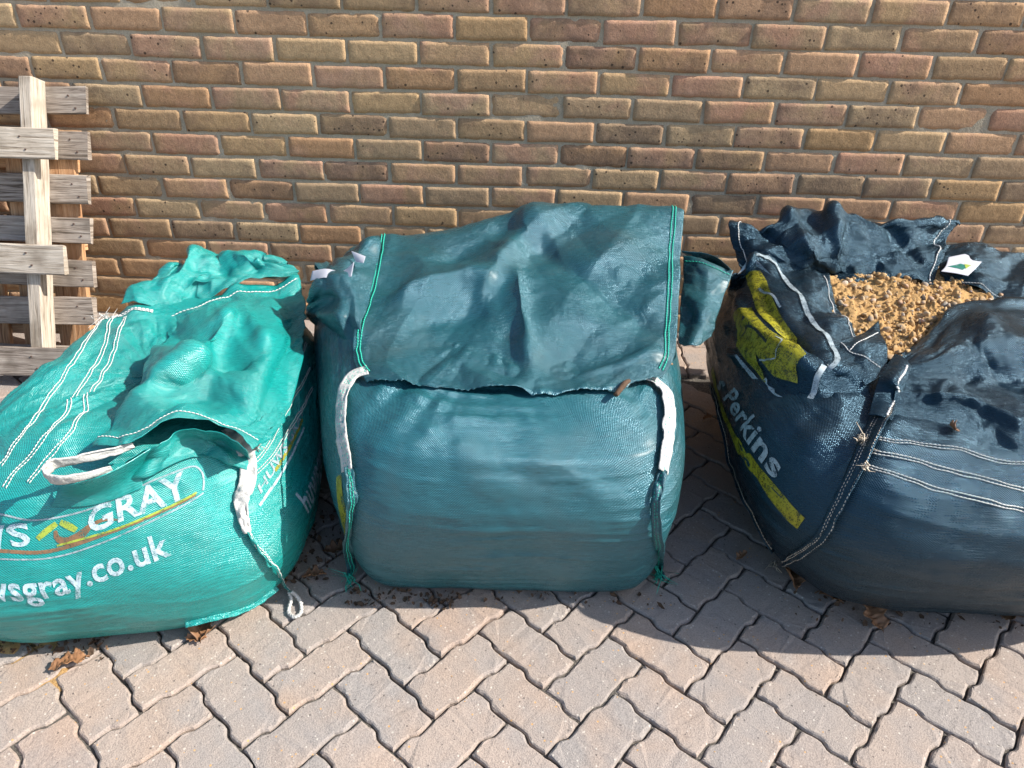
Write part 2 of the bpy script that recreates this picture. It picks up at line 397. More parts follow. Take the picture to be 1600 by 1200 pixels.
# ------------------------------------------------------------------ the ground
GANG = -0.7616; GO = np.array([-0.3708, -1.4208]); PM = 0.1
ga = np.array([math.cos(GANG), math.sin(GANG)]); gb = np.array([-math.sin(GANG), math.cos(GANG)])
def gw(a, b): return GO + ga*a*PM + gb*b*PM
me = mesh_from('ground', [(-60, -60, -.06), (60, -60, -.06), (60, 40, -.06), (-60, 40, -.06)], [(0, 1, 2, 3)], M['paver'], False)
ground = tag(link('ground', me), kind='structure')
xs = np.linspace(-3.2, 3.2, 161); ys = np.linspace(-3.4, 0.02, 86)
X, Y = np.meshgrid(xs, ys); Zj = -.0105 + .004*fbm(X*9, Y*9, 4, 3)
pavement = tag(grid_object('pavement', np.stack([X, Y, Zj], -1), M['joint']), kind='structure')

def wave_edge(p, q, nsub=8, amp=.0043):
    """one 100 mm unit edge p->q with the S-shaped step of an interlocking block"""
    p = np.array(p, float); q = np.array(q, float); d = q-p; n = np.array([-d[1], d[0]])
    t = np.array([0, .12, .24, .34, .43, .50, .57, .66, .76, .88])
    wv = np.array([0, .28, .70, 1.0, .85, 0, -.85, -1.0, -.70, -.28])*amp/np.linalg.norm(d)
    return [p+d*a+n*b for a, b in zip(t, wv)]
def paver_outline(A, B):
    """local outline (mm units of PM) of an A x B block, counter-clockwise, shared waves along lattice lines"""
    pts = []
    def run(p, q):
        n = int(round(np.linalg.norm(np.array(q)-np.array(p)))); p = np.array(p, float); d = (np.array(q)-p)/n
        for i in range(n):
            a = p+d*i; b = a+d
            # waves are defined for travel along +a / +b; the reverse direction is the same curve (point symmetric)
            pts.extend(wave_edge(a*PM, b*PM))
    run((0, 0), (A, 0)); run((A, 0), (A, B)); run((A, B), (0, B)); run((0, B), (0, 0))
    return np.array(pts)
def paver_mesh(A, B, seed):
    o = paver_outline(A, B); c = o.mean(0); rng = np.random.default_rng(seed)
    k = len(o)
    # inset along the local normal
    t = np.roll(o, -1, 0)-np.roll(o, 1, 0); nrm = np.stack([t[:, 1], -t[:, 0]], 1); nrm /= np.linalg.norm(nrm, axis=1, keepdims=True)
    corner = np.exp(-np.min(np.linalg.norm(o[:, None]-np.array([[0, 0], [A, 0], [A, B], [0, B]])[None]*PM, axis=2), axis=1)/.010)
    gap = .0013+.0009*np.abs(rng.normal(size=k)) + .0036*corner
    rings = []
    chips = np.where(rng.random(k) < .12, .004*rng.random(k), 0)
    rings.append((o-nrm*(gap+.0050+chips)[:, None], 0.0)); rings.append((o-nrm*(gap+.0022+chips*.6)[:, None], -.0016)); rings.append((o-nrm*gap[:, None], -.0052)); rings.append((o-nrm*gap[:, None], -.045))
    V = []; F = []
    for xy, z in rings:
        zz = z + (rng.normal(size=k)*.0005 if z > -.01 else 0)
        V += [(p[0]-c[0], p[1]-c[1], zz if np.isscalar(zz) else zz[i]) for i, p in enumerate(xy)]
    for r_ in range(3):
        for i in range(k): j = (i+1) % k; F.append((r_*k+i, r_*k+j, (r_+1)*k+j, (r_+1)*k+i)[::-1])
    me = mesh_from('paver', V, F, M['paver'], False)
    bm = bmesh.new(); bm.from_mesh(me); bm.verts.ensure_lookup_table()
    f = bm.faces.new([bm.verts[i] for i in range(k)])
    if f.normal.z < 0: f.normal_flip()
    bmesh.ops.triangulate(bm, faces=[f]); bmesh.ops.recalc_face_normals(bm, faces=bm.faces)
    bm.to_mesh(me); bm.free()
    for p in me.polygons: p.use_smooth = False
    return me, c
PV_U = [paver_mesh(2, 1, s) for s in range(5)]; PV_V = [paver_mesh(1, 2, s+9) for s in range(5)]
cand = []
for n_ in range(-9, 12):
    for m_ in range(-26, 30):
        for kind in (0, 1):
            a0, b0 = (m_+2*n_, -m_+2*n_) if kind == 0 else (m_+2*n_, -m_-2+2*n_)
            A, B = (2, 1) if kind == 0 else (1, 2)
            c = gw(a0+A/2, b0+B/2)
            if -2.6 < c[0] < 2.6 and -2.6 < c[1] < -.36: cand.append((kind, c))
def vis_key(c):
    # large in view first: near the open strip in front of the bags and in the gaps between them
    x, y = c
    d = 0 if (y < -1.25 and y > -2.05 and abs(x) < 1.5) else 1
    gapd = min(abs(x+.50), abs(x-.50), abs(x+1.6))
    return d*10 + (0 if y < -2.05 else gapd*4) + (3 if y < -2.05 or abs(x) > 1.6 else 0)
cand.sort(key=lambda kc: vis_key(kc[1]))
rest = bmesh.new()
for i, (kind, c) in enumerate(cand):
    me, cc = random.choice(PV_U if kind == 0 else PV_V)
    mw = Matrix.Translation((c[0], c[1], random.gauss(0, .0012))) @ Matrix.Rotation(GANG + random.gauss(0, .006), 4, 'Z') @ Matrix.Rotation(random.gauss(0, .004), 4, 'X') @ Matrix.Rotation(random.gauss(0, .004), 4, 'Y')
    if i < 195:
        o = link('paver', me, pavement); o.matrix_parent_inverse = Matrix(); o.matrix_local = mw
    else:
        k0 = len(rest.verts); rest.from_mesh(me); rest.verts.ensure_lookup_table()
        for vtx in rest.verts[k0:]: vtx.co = mw @ vtx.co
me = bpy.data.meshes.new('outer_pavers'); rest.to_mesh(me); rest.free(); me.materials.append(M['paver'])
tag(link('outer_pavers', me, pavement), kind='stuff')
# border row of blocks along the foot of the wall
bx = -2.6
bd = paver_mesh(1, 2, 40)[0]
while bx < 2.6:
    for yy in (-.20, -.0):
        o = link('border_paver', bd, pavement); o.matrix_parent_inverse = Matrix(); o.matrix_local = Matrix.Translation((bx, yy, random.gauss(.0045, .0008))) @ Matrix.Rotation(random.gauss(0, .01), 4, 'Z')
    bx += .1

# ------------------------------------------------------------------ the brick wall
wall = empty('brick_wall', (0, 0, 0)); tag(wall, 'long buff and pinkish brown brick wall behind the bags', 'wall')
ZA = 1.0226
def brick_mesh(seed, L=.2145, H=.0655, D=.06):
    rng = np.random.default_rng(seed); nx, nz = 16, 6
    sx = np.linspace(-1, 1, nx); sz = np.linspace(-1, 1, nz)
    X, Zz = np.meshgrid(sx, sz)
    # crowd columns to the edge
    cx = np.sign(X)*np.abs(X)**.75; cz = np.sign(Zz)*np.abs(Zz)**.8
    ex = np.abs(cx); ez = np.abs(cz)
    x = cx*L/2; z = cz*H/2
    wob = fbm(cx*3+seed*7.7, cz*2, seed, 3)
    x = x + .0016*fbm(cz*2.5+3*np.sign(cx)+seed, cx*.1, seed+5, 3)*(ex > .95)
    z = z + .0015*fbm(cx*4+9*np.sign(cz)+seed, cz*.1, seed+8, 3)*(ez > .95)
    rx = np.clip((ex-.965)/.035, 0, 1); rz = np.clip((ez-.90)/.10, 0, 1)
    y = -.0006*wob + .0016*np.maximum(rx, rz)**3 + .0020*rx*rz
    crease = rng.random() < .5
    if crease: y += .0016*np.exp(-((cx-.5*rng.normal()+.4*cz)/.05)**2)
    V = np.stack([x, y, z], -1).reshape(-1, 3).tolist(); F = []
    for i in range(nz-1):
        for j in range(nx-1): a = i*nx+j; F.append((a, a+1, a+nx+1, a+nx))
    edge = [j for j in range(nx)] + [i*nx+nx-1 for i in range(1, nz)] + [(nz-1)*nx+j for j in range(nx-2, -1, -1)] + [i*nx for i in range(nz-2, 0, -1)]
    k0 = len(V)
    for e in edge: V.append((V[e][0], D, V[e][2]))
    for i in range(len(edge)): j = (i+1) % len(edge); F.append((edge[i], k0+i, k0+j, edge[j]))
    return mesh_from('brick', V, F, M['brick'], True)
BR = [brick_mesh(s) for s in range(14)]
restb = bmesh.new()
for ci in range(-13, 12):
    z = ZA + .075*ci
    off = 0.0 if ci % 2 == 0 else .1125
    for k in range(-24, 40):
        x = -1.6069 + off + .225*k + .1125
        if not -4.2 < x < 4.2: continue
        me = random.choice(BR)
        mw = Matrix.Translation((x+random.gauss(0, .0016), random.gauss(0, .0011), z+random.gauss(0, .0010))) @ Matrix.Rotation(random.gauss(0, .007), 4, 'Y') @ Matrix.Rotation(random.gauss(0, .006), 4, 'Z') @ Matrix.Diagonal((random.gauss(1, .005), 1, random.gauss(1, .018), 1))
        if random.random() < .5: mw = mw @ Matrix.Diagonal((1, 1, 1, 1))
        if ci <= 2 and abs(x) < 2.02 - .12*max(0, ci+3)*.5:
            o = link('brick', me, wall); o.matrix_parent_inverse = Matrix(); o.matrix_local = mw
        else:
            k0 = len(restb.verts); restb.from_mesh(me); restb.verts.ensure_lookup_table()
            for vtx in restb.verts[k0:]: vtx.co = mw @ vtx.co
me = bpy.data.meshes.new('outer_bricks'); restb.to_mesh(me); restb.free(); me.materials.append(M['brick'])
for p in me.polygons: p.use_smooth = True
tag(link('outer_bricks', me, wall), kind='stuff')
# mortar: one sheet a few millimetres behind the brick faces
xs = np.linspace(-4.3, 4.3, 520); zs = np.linspace(-.05, 1.92, 160)
X, Zz = np.meshgrid(xs, zs)
Yy = .0044 + .0012*fbm(X*30, Zz*40, 3, 3)
o = grid_object('mortar', np.stack([X, Yy, Zz], -1), M['mortar'], wall, thick=.10)

# ------------------------------------------------------------------ timber pallets leaning on the wall
def board_mesh(L, W, T, seed, mat, segs=10):
    """a sawn board along x, W across (z), T thick (y); edges eased, ends a little ragged"""
    rng = np.random.default_rng(seed); V = []; F = []; UV = []
    c = min(.003, T*.2, W*.2)
    sec = [(-W/2+c, -T/2), (W/2-c, -T/2), (W/2, -T/2+c), (W/2, T/2-c), (W/2-c, T/2), (-W/2+c, T/2), (-W/2, T/2-c), (-W/2, -T/2+c)]
    per = np.cumsum([0]+[math.hypot(sec[(i+1) % 8][0]-sec[i][0], sec[(i+1) % 8][1]-sec[i][1]) for i in range(8)])
    bow = rng.normal(size=3)*.0025
    for i in range(segs+1):
        t = i/segs; x = (t-.5)*L
        for k, (z, y) in enumerate(sec):
            e = rng.normal()*.0022 if i in (0, segs) else 0
            V.append((x+e, y+bow[0]*math.sin(t*3.1)+rng.normal()*.0005, z+bow[1]*math.sin(t*3.1+1)+rng.normal()*.0009))
    me = bpy.data.meshes.new('board')
    for i in range(segs):
        for k in range(8): F.append((i*8+k, i*8+(k+1) % 8, (i+1)*8+(k+1) % 8, (i+1)*8+k))
    F.append(tuple(range(8))[::-1]); F.append(tuple(segs*8+k for k in range(8)))
    me.from_pydata(V, [], F); uv = me.uv_layers.new(name='cloth')
    for p in me.polygons:
        for li in p.loop_indices:
            vi = me.loops[li].vertex_index; i, k = divmod(vi, 8)
            if len(p.vertices) == 8: uv.data[li].uv = (sec[k][1]*.3+seed, sec[k][0])
            else:
                kk = k if not (k == 0 and max(v % 8 for v in p.vertices) == 7) else 8
                uv.data[li].uv = (i/segs*L+seed*1.37, per[kk]+seed*.71)
    me.materials.append(mat); me.update()
    bm = bmesh.new(); bm.from_mesh(me); bmesh.ops.recalc_face_normals(bm, faces=bm.faces); bm.to_mesh(me); bm.free()
    return me
LEAN = math.radians(24)
PB = (-1.80, -.432, 0.0)                                   # foot of the front pallet
def in_pallet(x, s, d):                                    # s up the lean, d out of the face
    return Vector((x, PB[1] + s*math.sin(LEAN) - d*math.cos(LEAN), s*math.cos(LEAN) + d*math.sin(LEAN)))
pallet = empty('pallet', PB); tag(pallet, 'weathered grey wooden pallet leaning upright against the brick wall', 'pallet')
pal_rot = Matrix.Rotation(-LEAN, 4, 'X')
def put_board(name, par, L, W, T, x, s, d, mat, seed, vertical=False, tilt=0.0, org=in_pallet):
    o = link(name, board_mesh(L, W, T, seed, mat), par)
    o.matrix_world = Matrix.Translation(org(x, s, d)) @ pal_rot @ Matrix.Rotation(tilt, 4, 'Y') @ (Matrix.Rotation(-math.pi/2, 4, 'Y') if vertical else Matrix())
    m = o.matrix_world.copy(); o.matrix_parent_inverse = Matrix(); o.matrix_basis = Matrix.Translation(par.location).inverted() @ m
    return o
for i, (s, xe) in enumerate(((.862, -1.416), (.732, -1.414), (.598, -1.418), (.468, -1.418), (.332, -1.414), (.203, -1.416), (.052, -1.42))):
    put_board('slat', pallet, 1.0, .082+.004*(i % 3), .018, xe-.5, s, -.009, M['wood_grey'], 3+i, tilt=.004*((i*7) % 5-2))
put_board('stringer', pallet, .93, .041, .072, -1.562, .456, .036, M['wood_pale'], 21, vertical=True, tilt=0.0)
put_board('stringer', pallet, .93, .041, .072, -2.30, .46, .036, M['wood_pale'], 22, vertical=True)
for i, (s, xe) in enumerate(((.722, -1.462), (.372, -1.452), (.048, -1.44))):
    put_board('bottom_board', pallet, .95, .092, .020, xe-.475, s, .083, M['wood_pale' if i < 2 else 'wood_grey'], 31+i)
M['nail'] = None
def nail_mesh():
    bm = bmesh.new(); bmesh.ops.create_cone(bm, cap_ends=True, segments=10, radius1=.0032, radius2=.0026, depth=.003); me = bpy.data.meshes.new('nail'); bm.to_mesh(me); bm.free(); return me
M['nail'] = mat_plain('rusty_nail', (.10, .06, .045), .6, .5, .4, 300)
NAIL = nail_mesh(); NAIL.materials.append(M['nail'])
for bd in [o for o in pallet.children if o.name.startswith(('bottom_board', 'slat'))]:
    L_ = max(v.co.x for v in bd.data.vertices); x0 = -1.562 - bd.matrix_basis.translation.x - PB[0]
    for dx, dz in ((-.008, .018), (.009, -.020)):
        if bd.name.startswith('slat') : dx += .10 if dz > 0 else .105
        nl = bpy.data.objects.new('nail', NAIL); COL.objects.link(nl); nl.parent = bd
        nl.matrix_local = Matrix.Translation((x0+dx, -.0108 if bd.name.startswith('bottom') else -.0098, dz)) @ Matrix.Rotation(math.pi/2, 4, 'X')
PB2 = (-1.75, -.34, 0.0)
pine = empty('pine_pallet', PB2); tag(pine, 'newer orange pine pallet standing behind the grey pallet', 'pallet')
L2 = math.radians(19)
def in_pine(x, s, d): return Vector((x, PB2[1] + s*math.sin(L2) - d*math.cos(L2), s*math.cos(L2) + d*math.sin(L2)))
pal_rot = Matrix.Rotation(-L2, 4, 'X')
for i, (x0, wd) in enumerate(((-1.523, .108), (-1.668, .055), (-1.80, .10), (-1.95, .10))):
    put_board('slat', pine, .74, wd, .020, x0, .37, .0, M['wood_new'], 51+i, vertical=True, org=in_pine)
for i, s in enumerate((.12, .40, .66)):
    put_board('bearer', pine, .60, .07, .045, -1.79, s, -.034, M['wood_new'], 61+i, org=in_pine)

# GEO bodies
SURF = {}
def wrinkle(P, seed, amp, lu, lv, per=True, mask=None, slant=.35):
    """creases running mostly round the bag"""
    nv, nu = P.shape[:2]
    n = normals(P, per)
    L = np.linalg.norm(np.diff(P, axis=1), axis=2)[nv//3].sum()
    M_ = np.cumsum(np.r_[0, np.linalg.norm(np.diff(P, axis=0), axis=2).mean(1)])
    U, V = np.meshgrid(np.linspace(0, L, nu), M_)
    w_ = (ridge(U/lu+slant*V/lv, V/lv+.6*lattice_noise(U/.2, V/.2, seed+9), seed, 3)-.4) + .45*(ridge(U/lu*1.7, V/lv*2.3+.9*lattice_noise(U/.15, V/.15, seed+3), seed+1, 3)-.4)
    w_ = w_*(.45+.75*(lattice_noise(U/.16, V/.12, seed+21)+.5))
    if per:                                                  # fade into itself at the wrap
        f = np.minimum(U, L-U); w_ = w_*sstep(0, .05, f)
    if mask is not None: w_ = w_*mask
    return P + n*(amp*w_)[..., None]
def fold(P, u0, v0, u1, v1, width, h, per=False, asym=0.0):
    """raise a straight fold from (u0,v0) to (u1,v1) (cloth fractions); width in fractions of the sheet"""
    nv, nu = P.shape[:2]
    U, V = np.meshgrid(np.linspace(0, 1, nu), np.linspace(0, 1, nv))
    d = np.array([u1-u0, v1-v0]); l = np.hypot(*d); d = d/l
    t = (U-u0)*d[0]+(V-v0)*d[1]; s = -(U-u0)*d[1]+(V-v0)*d[0]
    along = sstep(-.15*l, .25*l, t)*(1-sstep(.75*l, 1.15*l, t))
    w = width*(1+asym*np.sign(s))
    prof = np.exp(-np.abs(s/w)**1.5)
    return P + outward(P)*(h*along*prof)[..., None]
def outward(P):
    """sheet normals turned to the open side (up and to the front)"""
    n = normals(P); return n*(1.0 if (n*np.array([0, -.6, 1.0])).sum(2).mean() > 0 else -1.0)
def crumple(P, amp, seed, n=9, lo=.05, hi=.17, mask=None, nrm=None, bias=0.0):
    """sharp angular creases: folded (triangle-wave) ridges in many directions, each over part of the cloth"""
    rg = np.random.default_rng(seed); nv, nu = P.shape[:2]
    U, V = np.meshgrid(np.cumsum(np.r_[0, np.linalg.norm(np.diff(P, axis=1), axis=2).mean(0)]), np.cumsum(np.r_[0, np.linalg.norm(np.diff(P, axis=0), axis=2).mean(1)]))
    h = np.zeros((nv, nu))
    for i in range(n):
        a = rg.uniform(0, np.pi); wl = rg.uniform(lo, hi)
        t = (U*np.cos(a)+V*np.sin(a))/wl + rg.random()*5 + .55*lattice_noise(U/(wl*1.6)+i*3.1, V/(wl*1.6), seed+i)
        tri = 2*np.abs(t-np.floor(t+.5))                     # 0..1, sharp at both ends
        m = sstep(-.05+bias, .55+bias, lattice_noise(U/(wl*1.3)+7.7*i, V/(wl*1.3)+2.2, seed+40+i))
        h += (1-tri)*m*wl*amp
    if mask is not None: h = h*mask
    return P + (outward(P) if nrm is None else nrm)*(h-h.mean())[..., None]
QL = [(-1.27, -1.62), (-.43, -1.465), (-.585, -.46), (-1.17, -.56)]
QM = [(-.388, -1.395), (.338, -1.375), (.43, -.46), (-.66, -.46)]
QR = [(.47, -1.475), (1.50, -1.455), (1.52, -.40), (.505, -.30)]
prof_L = [(.80, 0, 3.6), (.885, .04, 3.6), (.955, .18, 3.7), (1.0, .40, 3.7), (.965, .56, 3.6), (.87, .74, 3.5), (.76, .88, 3.2), (.64, .965, 3.0), (.52, .985, 2.8), (.40, .96, 2.6), (.2, .92, 2.5), (.004, .90, 2.2)]
prof_M = [(.785, 0, 12.), (.835, .03, 12.), (.893, .14, 11.), (.955, .34, 8.5), (1.0, .58, 6.5), (.985, .74, 5.4), (.90, .90, 4.6), (.74, .975, 3.6), (.5, .985, 2.8), (.25, .985, 2.5), (.004, .985, 2.2)]
prof_R = [(.66, 0, 3.8), (.735, .03, 3.8), (.83, .14, 3.8), (.925, .32, 3.8), (.985, .50, 3.7), (1.0, .64, 3.6), (.955, .79, 3.4), (.85, .91, 3.1), (.72, .95, 3.0), (.5, .95, 2.8), (.25, .93, 2.5), (.004, .92, 2.2)]
NU, NV = 420, 190
PL = wrinkle(bag_shell(QL, prof_L, .44, (1, .98, 1.02, 1.0), NU, NV), 3, .0045, .28, .045)
PM_ = wrinkle(bag_shell(QM, prof_M, .47, (.97, .97, 1.10, 1.10), NU, NV), 13, .0030, .5, .024, slant=.1)
PR = wrinkle(bag_shell(QR, prof_R, .49, (1.0, 1.02, 1.06, 1.04), NU, NV), 23, .004, .40, .040)
def body_creases(P, seed, up, low):
    nv, nu = P.shape[:2]; v = np.linspace(0, 1, nv)[:, None]; u = np.arange(nu)[None]/nu
    m = (low + (up-low)*sstep(.38, .62, v))*sstep(0, .02, np.minimum(u, 1-u))*(1-sstep(.85, .95, v))
    return crumple(P, 1.0, seed, n=12, lo=.05, hi=.2, mask=m, nrm=normals(P, True), bias=.1)
PL = body_creases(PL, 501, .045, .012); PM_ = body_creases(PM_, 521, .034, .012); PR = body_creases(PR, 541, .040, .012)
SURF['bl'] = Surf(PL, True); SURF['bm'] = Surf(PM_, True); SURF['br'] = Surf(PR, True)
def push_out(P, S_, d, rows):
    """keep the last rows of a sheet outside the filled body"""
    B = S_.P[::2, ::2].reshape(-1, 3); Nb = S_.N[::2, ::2].reshape(-1, 3)
    lo = P[-rows:].reshape(-1, 3).min(0)-.04; hi = P[-rows:].reshape(-1, 3).max(0)+.04
    k = ((B > lo) & (B < hi)).all(1); B = B[k]; Nb = Nb[k]; P = P.copy()
    for i in range(len(P)-rows, len(P)):
        j = ((P[i][:, None]-B[None])**2).sum(2).argmin(1)
        e = ((P[i]-B[j])*Nb[j]).sum(1); P[i] += Nb[j]*np.maximum(d-e, 0)[:, None]
    return P
# ---- sheets
# ---- left bag: loose top panel, bunched back, front tuck
G = {}
c = [[(-0.938, -0.777, 0.435), (-0.867, -0.746, 0.445), (-0.819, -0.681, 0.450), (-0.750, -0.626, 0.450), (-0.658, -0.552, 0.440)],
     [(-0.875, -0.965, 0.445), (-0.790, -0.951, 0.475), (-0.736, -0.874, 0.455), (-0.653, -0.833, 0.455), (-0.596, -0.701, 0.420)],
     [(-0.847, -1.120, 0.450), (-0.748, -1.109, 0.480), (-0.685, -1.061, 0.455), (-0.586, -1.048, 0.460), (-0.552, -0.894, 0.410)],
     [(-0.838, -1.211, 0.450), (-0.743, -1.212, 0.470), (-0.677, -1.162, 0.450), (-0.575, -1.176, 0.455), (-0.520, -1.085, 0.400)],
     [(-0.831, -1.303, 0.440), (-0.743, -1.292, 0.460), (-0.672, -1.245, 0.455), (-0.563, -1.277, 0.450), (-0.507, -1.217, 0.395)],
     [(-0.812, -1.398, 0.440), (-0.737, -1.407, 0.455), (-0.667, -1.361, 0.470), (-0.596, -1.334, 0.460), (-0.523, -1.356, 0.435)]]
s = spline_sheet(c, 130, 120)
s = fold(s, .05, .75, .55, .12, .06, .030); s = fold(s, .25, .62, .75, .38, .05, -.024); s = fold(s, .55, .1, .75, .35, .05, .021); s = fold(s, .1, .55, .4, .58, .04, .018)
G['ltop'] = relax(s, 1.05, 1.04, 130, .04, .3, 4, .008, .09, nb=6)
c = [[(-1.048, -0.783, 0.430), (-0.943, -0.767, 0.430), (-0.865, -0.712, 0.440), (-0.767, -0.629, 0.445), (-0.663, -0.561, 0.440)],
     [(-1.041, -0.726, 0.440), (-0.940, -0.710, 0.455), (-0.875, -0.655, 0.455), (-0.771, -0.593, 0.460), (-0.660, -0.548, 0.450)],
     [(-1.028, -0.656, 0.450), (-0.941, -0.642, 0.475), (-0.876, -0.592, 0.475), (-0.770, -0.561, 0.475), (-0.677, -0.529, 0.455)],
     [(-1.023, -0.568, 0.450), (-0.964, -0.530, 0.475), (-0.890, -0.503, 0.478), (-0.792, -0.506, 0.475), (-0.703, -0.510, 0.452)],
     [(-1.10, -.46, .36), (-1.02, -.42, .37), (-.93, -.40, .37), (-.82, -.40, .37), (-.70, -.44, .36)]]
s = spline_sheet(c, 90, 140)
s = fold(s, .18, .15, .30, .8, .05, .021); s = fold(s, .45, .8, .62, .25, .05, -.022); s = fold(s, .60, .65, .92, .30, .05, .019); s = fold(s, .33, .35, .58, .18, .05, .018); s = fold(s, .05, .5, .25, .9, .05, -.015); s = fold(s, .28, .55, .6, .5, .04, -.017); s = fold(s, .75, .2, .85, .85, .05, -.013)
G['lback'] = relax(s, 1.14, 1.12, 150, .04, .35, 9, .014, .07, nb=8)
c = [[(-0.736, -1.425, 0.448), (-0.706, -1.381, 0.455), (-0.653, -1.355, 0.460), (-0.590, -1.344, 0.455), (-0.534, -1.372, 0.435)],
     [(-0.774, -1.405, 0.399), (-0.719, -1.378, 0.418), (-0.658, -1.328, 0.424), (-0.606, -1.304, 0.400), (-0.560, -1.293, 0.359)],
     [(-0.789, -1.430, 0.378), (-0.728, -1.391, 0.397), (-0.655, -1.350, 0.403), (-0.601, -1.328, 0.379), (-0.562, -1.313, 0.344)],
     [(-0.811, -1.445, 0.356), (-0.734, -1.401, 0.381), (-0.656, -1.353, 0.387), (-0.604, -1.336, 0.364), (-0.565, -1.325, 0.332)]]
s = spline_sheet(c, 70, 110)
s = fold(s, .30, .1, .22, .9, .05, .010); s = fold(s, .55, .15, .80, .8, .05, .012); s = fold(s, .75, .2, .55, .7, .04, -.008)
G['lfront'] = relax(s, 1.03, 1.03, 100, .08, .3, 15, .004, .07, nb=6)
# ---- middle bag: the big flap, its side flap and the crumpled left shoulder
c = [[(-.44, -.44, .42), (-.27, -.42, .47), (-.05, -.42, .50), (.18, -.42, .50), (.40, -.44, .48)],
     [(-0.426, -0.550, 0.569), (-0.239, -0.530, 0.595), (-0.056, -0.520, 0.640), (0.169, -0.520, 0.652), (0.404, -0.530, 0.654)],
     [(-0.406, -0.720, 0.546), (-0.229, -0.700, 0.579), (-0.059, -0.660, 0.604), (0.155, -0.680, 0.610), (0.382, -0.680, 0.609)],
     [(-0.402, -0.880, 0.522), (-0.229, -0.850, 0.549), (-0.051, -0.830, 0.563), (0.150, -0.840, 0.566), (0.359, -0.840, 0.565)],
     [(-0.400, -1.000, 0.499), (-0.232, -0.980, 0.503), (-0.045, -0.970, 0.514), (0.146, -0.970, 0.521), (0.340, -0.970, 0.528)],
     [(-0.381, -1.090, 0.481), (-0.222, -1.100, 0.480), (-0.040, -1.090, 0.482), (0.143, -1.080, 0.480), (0.323, -1.060, 0.495)],
     [(-0.343, -1.155, 0.469), (-0.192, -1.175, 0.465), (-0.036, -1.180, 0.475), (0.139, -1.170, 0.470), (0.291, -1.120, 0.477)]]
s = spline_sheet(c, 150, 190)
s = fold(s, .10, .50, .42, .46, .035, .035); s = fold(s, .52, .34, .40, .54, .05, .030); s = fold(s, .52, .45, .56, .80, .035, .032)
s = fold(s, .48, .22, .95, .70, .05, -.028); s = fold(s, .2, .62, .42, .60, .04, -.017); s = fold(s, .25, .35, .5, .28, .05, -.022); s = fold(s, .7, .9, .97, .8, .03, .017)
s = relax(s, 1.04, 1.035, 140, .035, .35, 27, .008, .12, nb=8)
G['mflap'] = s
c = [[(0.407, -0.610, 0.555), (0.461, -0.652, 0.560), (0.526, -0.678, 0.550)],
     [(0.395, -0.698, 0.520), (0.441, -0.759, 0.535), (0.494, -0.761, 0.520)],
     [(0.377, -0.807, 0.490), (0.412, -0.859, 0.505), (0.457, -0.854, 0.490)],
     [(0.360, -0.920, 0.460), (0.384, -0.953, 0.462), (0.444, -0.890, 0.465)]]
G['mside'] = relax(spline_sheet(c, 60, 40), 1.05, 1.05, 90, .05, .25, 31, .004, .05)
c = [[(0.406, -0.579, 0.570), (0.462, -0.593, 0.572), (0.499, -0.621, 0.570), (0.525, -0.678, 0.555)],
     [(.46, -.56, .50), (.49, -.55, .50), (.515, -.56, .50), (.53, -.60, .50)],
     [(.45, -.55, .42), (.48, -.55, .42), (.50, -.56, .42), (.52, -.58, .42)]]
G['mloop'] = relax(spline_sheet(c, 40, 40), 1.04, 1.04, 60, .05, .25, 33, .003, .05)
c = [[(-.60, -.55, .40), (-.57, -.50, .42), (-.53, -.47, .44), (-.47, -.46, .46)],
     [(-0.537, -0.743, 0.535), (-0.493, -0.729, 0.555), (-0.447, -0.694, 0.560), (-0.403, -0.643, 0.555)],
     [(-0.544, -0.798, 0.510), (-0.477, -0.854, 0.545), (-0.425, -0.861, 0.550), (-0.385, -0.847, 0.545)],
     [(-0.588, -0.689, 0.386), (-0.465, -0.925, 0.500), (-0.415, -0.958, 0.500), (-0.383, -0.985, 0.500)],
     [(-0.544, -0.823, 0.381), (-0.466, -0.960, 0.444), (-0.409, -1.035, 0.466), (-0.366, -1.080, 0.474)]]
G['mshoulder'] = relax(spline_sheet(c, 90, 70), 1.12, 1.12, 150, .04, .35, 37, .014, .07, nb=7)
# ---- right bag: left panel, bunched back roll, right panel and front fold round the open top
c = [[(0.544, -0.600, 0.500), (0.625, -0.555, 0.525), (0.706, -0.581, 0.520), (0.801, -0.603, 0.505)],
     [(0.557, -0.543, 0.412), (0.595, -0.650, 0.520), (0.677, -0.747, 0.520), (0.779, -0.775, 0.502)],
     [(0.522, -0.695, 0.407), (0.559, -0.844, 0.494), (0.656, -0.910, 0.518), (0.765, -0.901, 0.502)],
     [(0.511, -0.851, 0.393), (0.563, -0.987, 0.478), (0.655, -1.063, 0.510), (0.778, -0.956, 0.505)],
     [(0.515, -1.015, 0.407), (0.572, -1.103, 0.463), (0.667, -1.135, 0.494), (0.798, -1.029, 0.489)],
     [(0.534, -1.151, 0.430), (0.588, -1.204, 0.450), (0.661, -1.240, 0.467), (0.755, -1.170, 0.476)]]
s = spline_sheet(c, 120, 110)
s = fold(s, .12, .25, .55, .75, .05, .021); s = fold(s, .35, .2, .75, .85, .05, -.018); s = fold(s, .55, .55, .9, .95, .05, .018)
G['rleft'] = relax(s, 1.06, 1.06, 130, .04, .35, 41, .010, .08, nb=7)
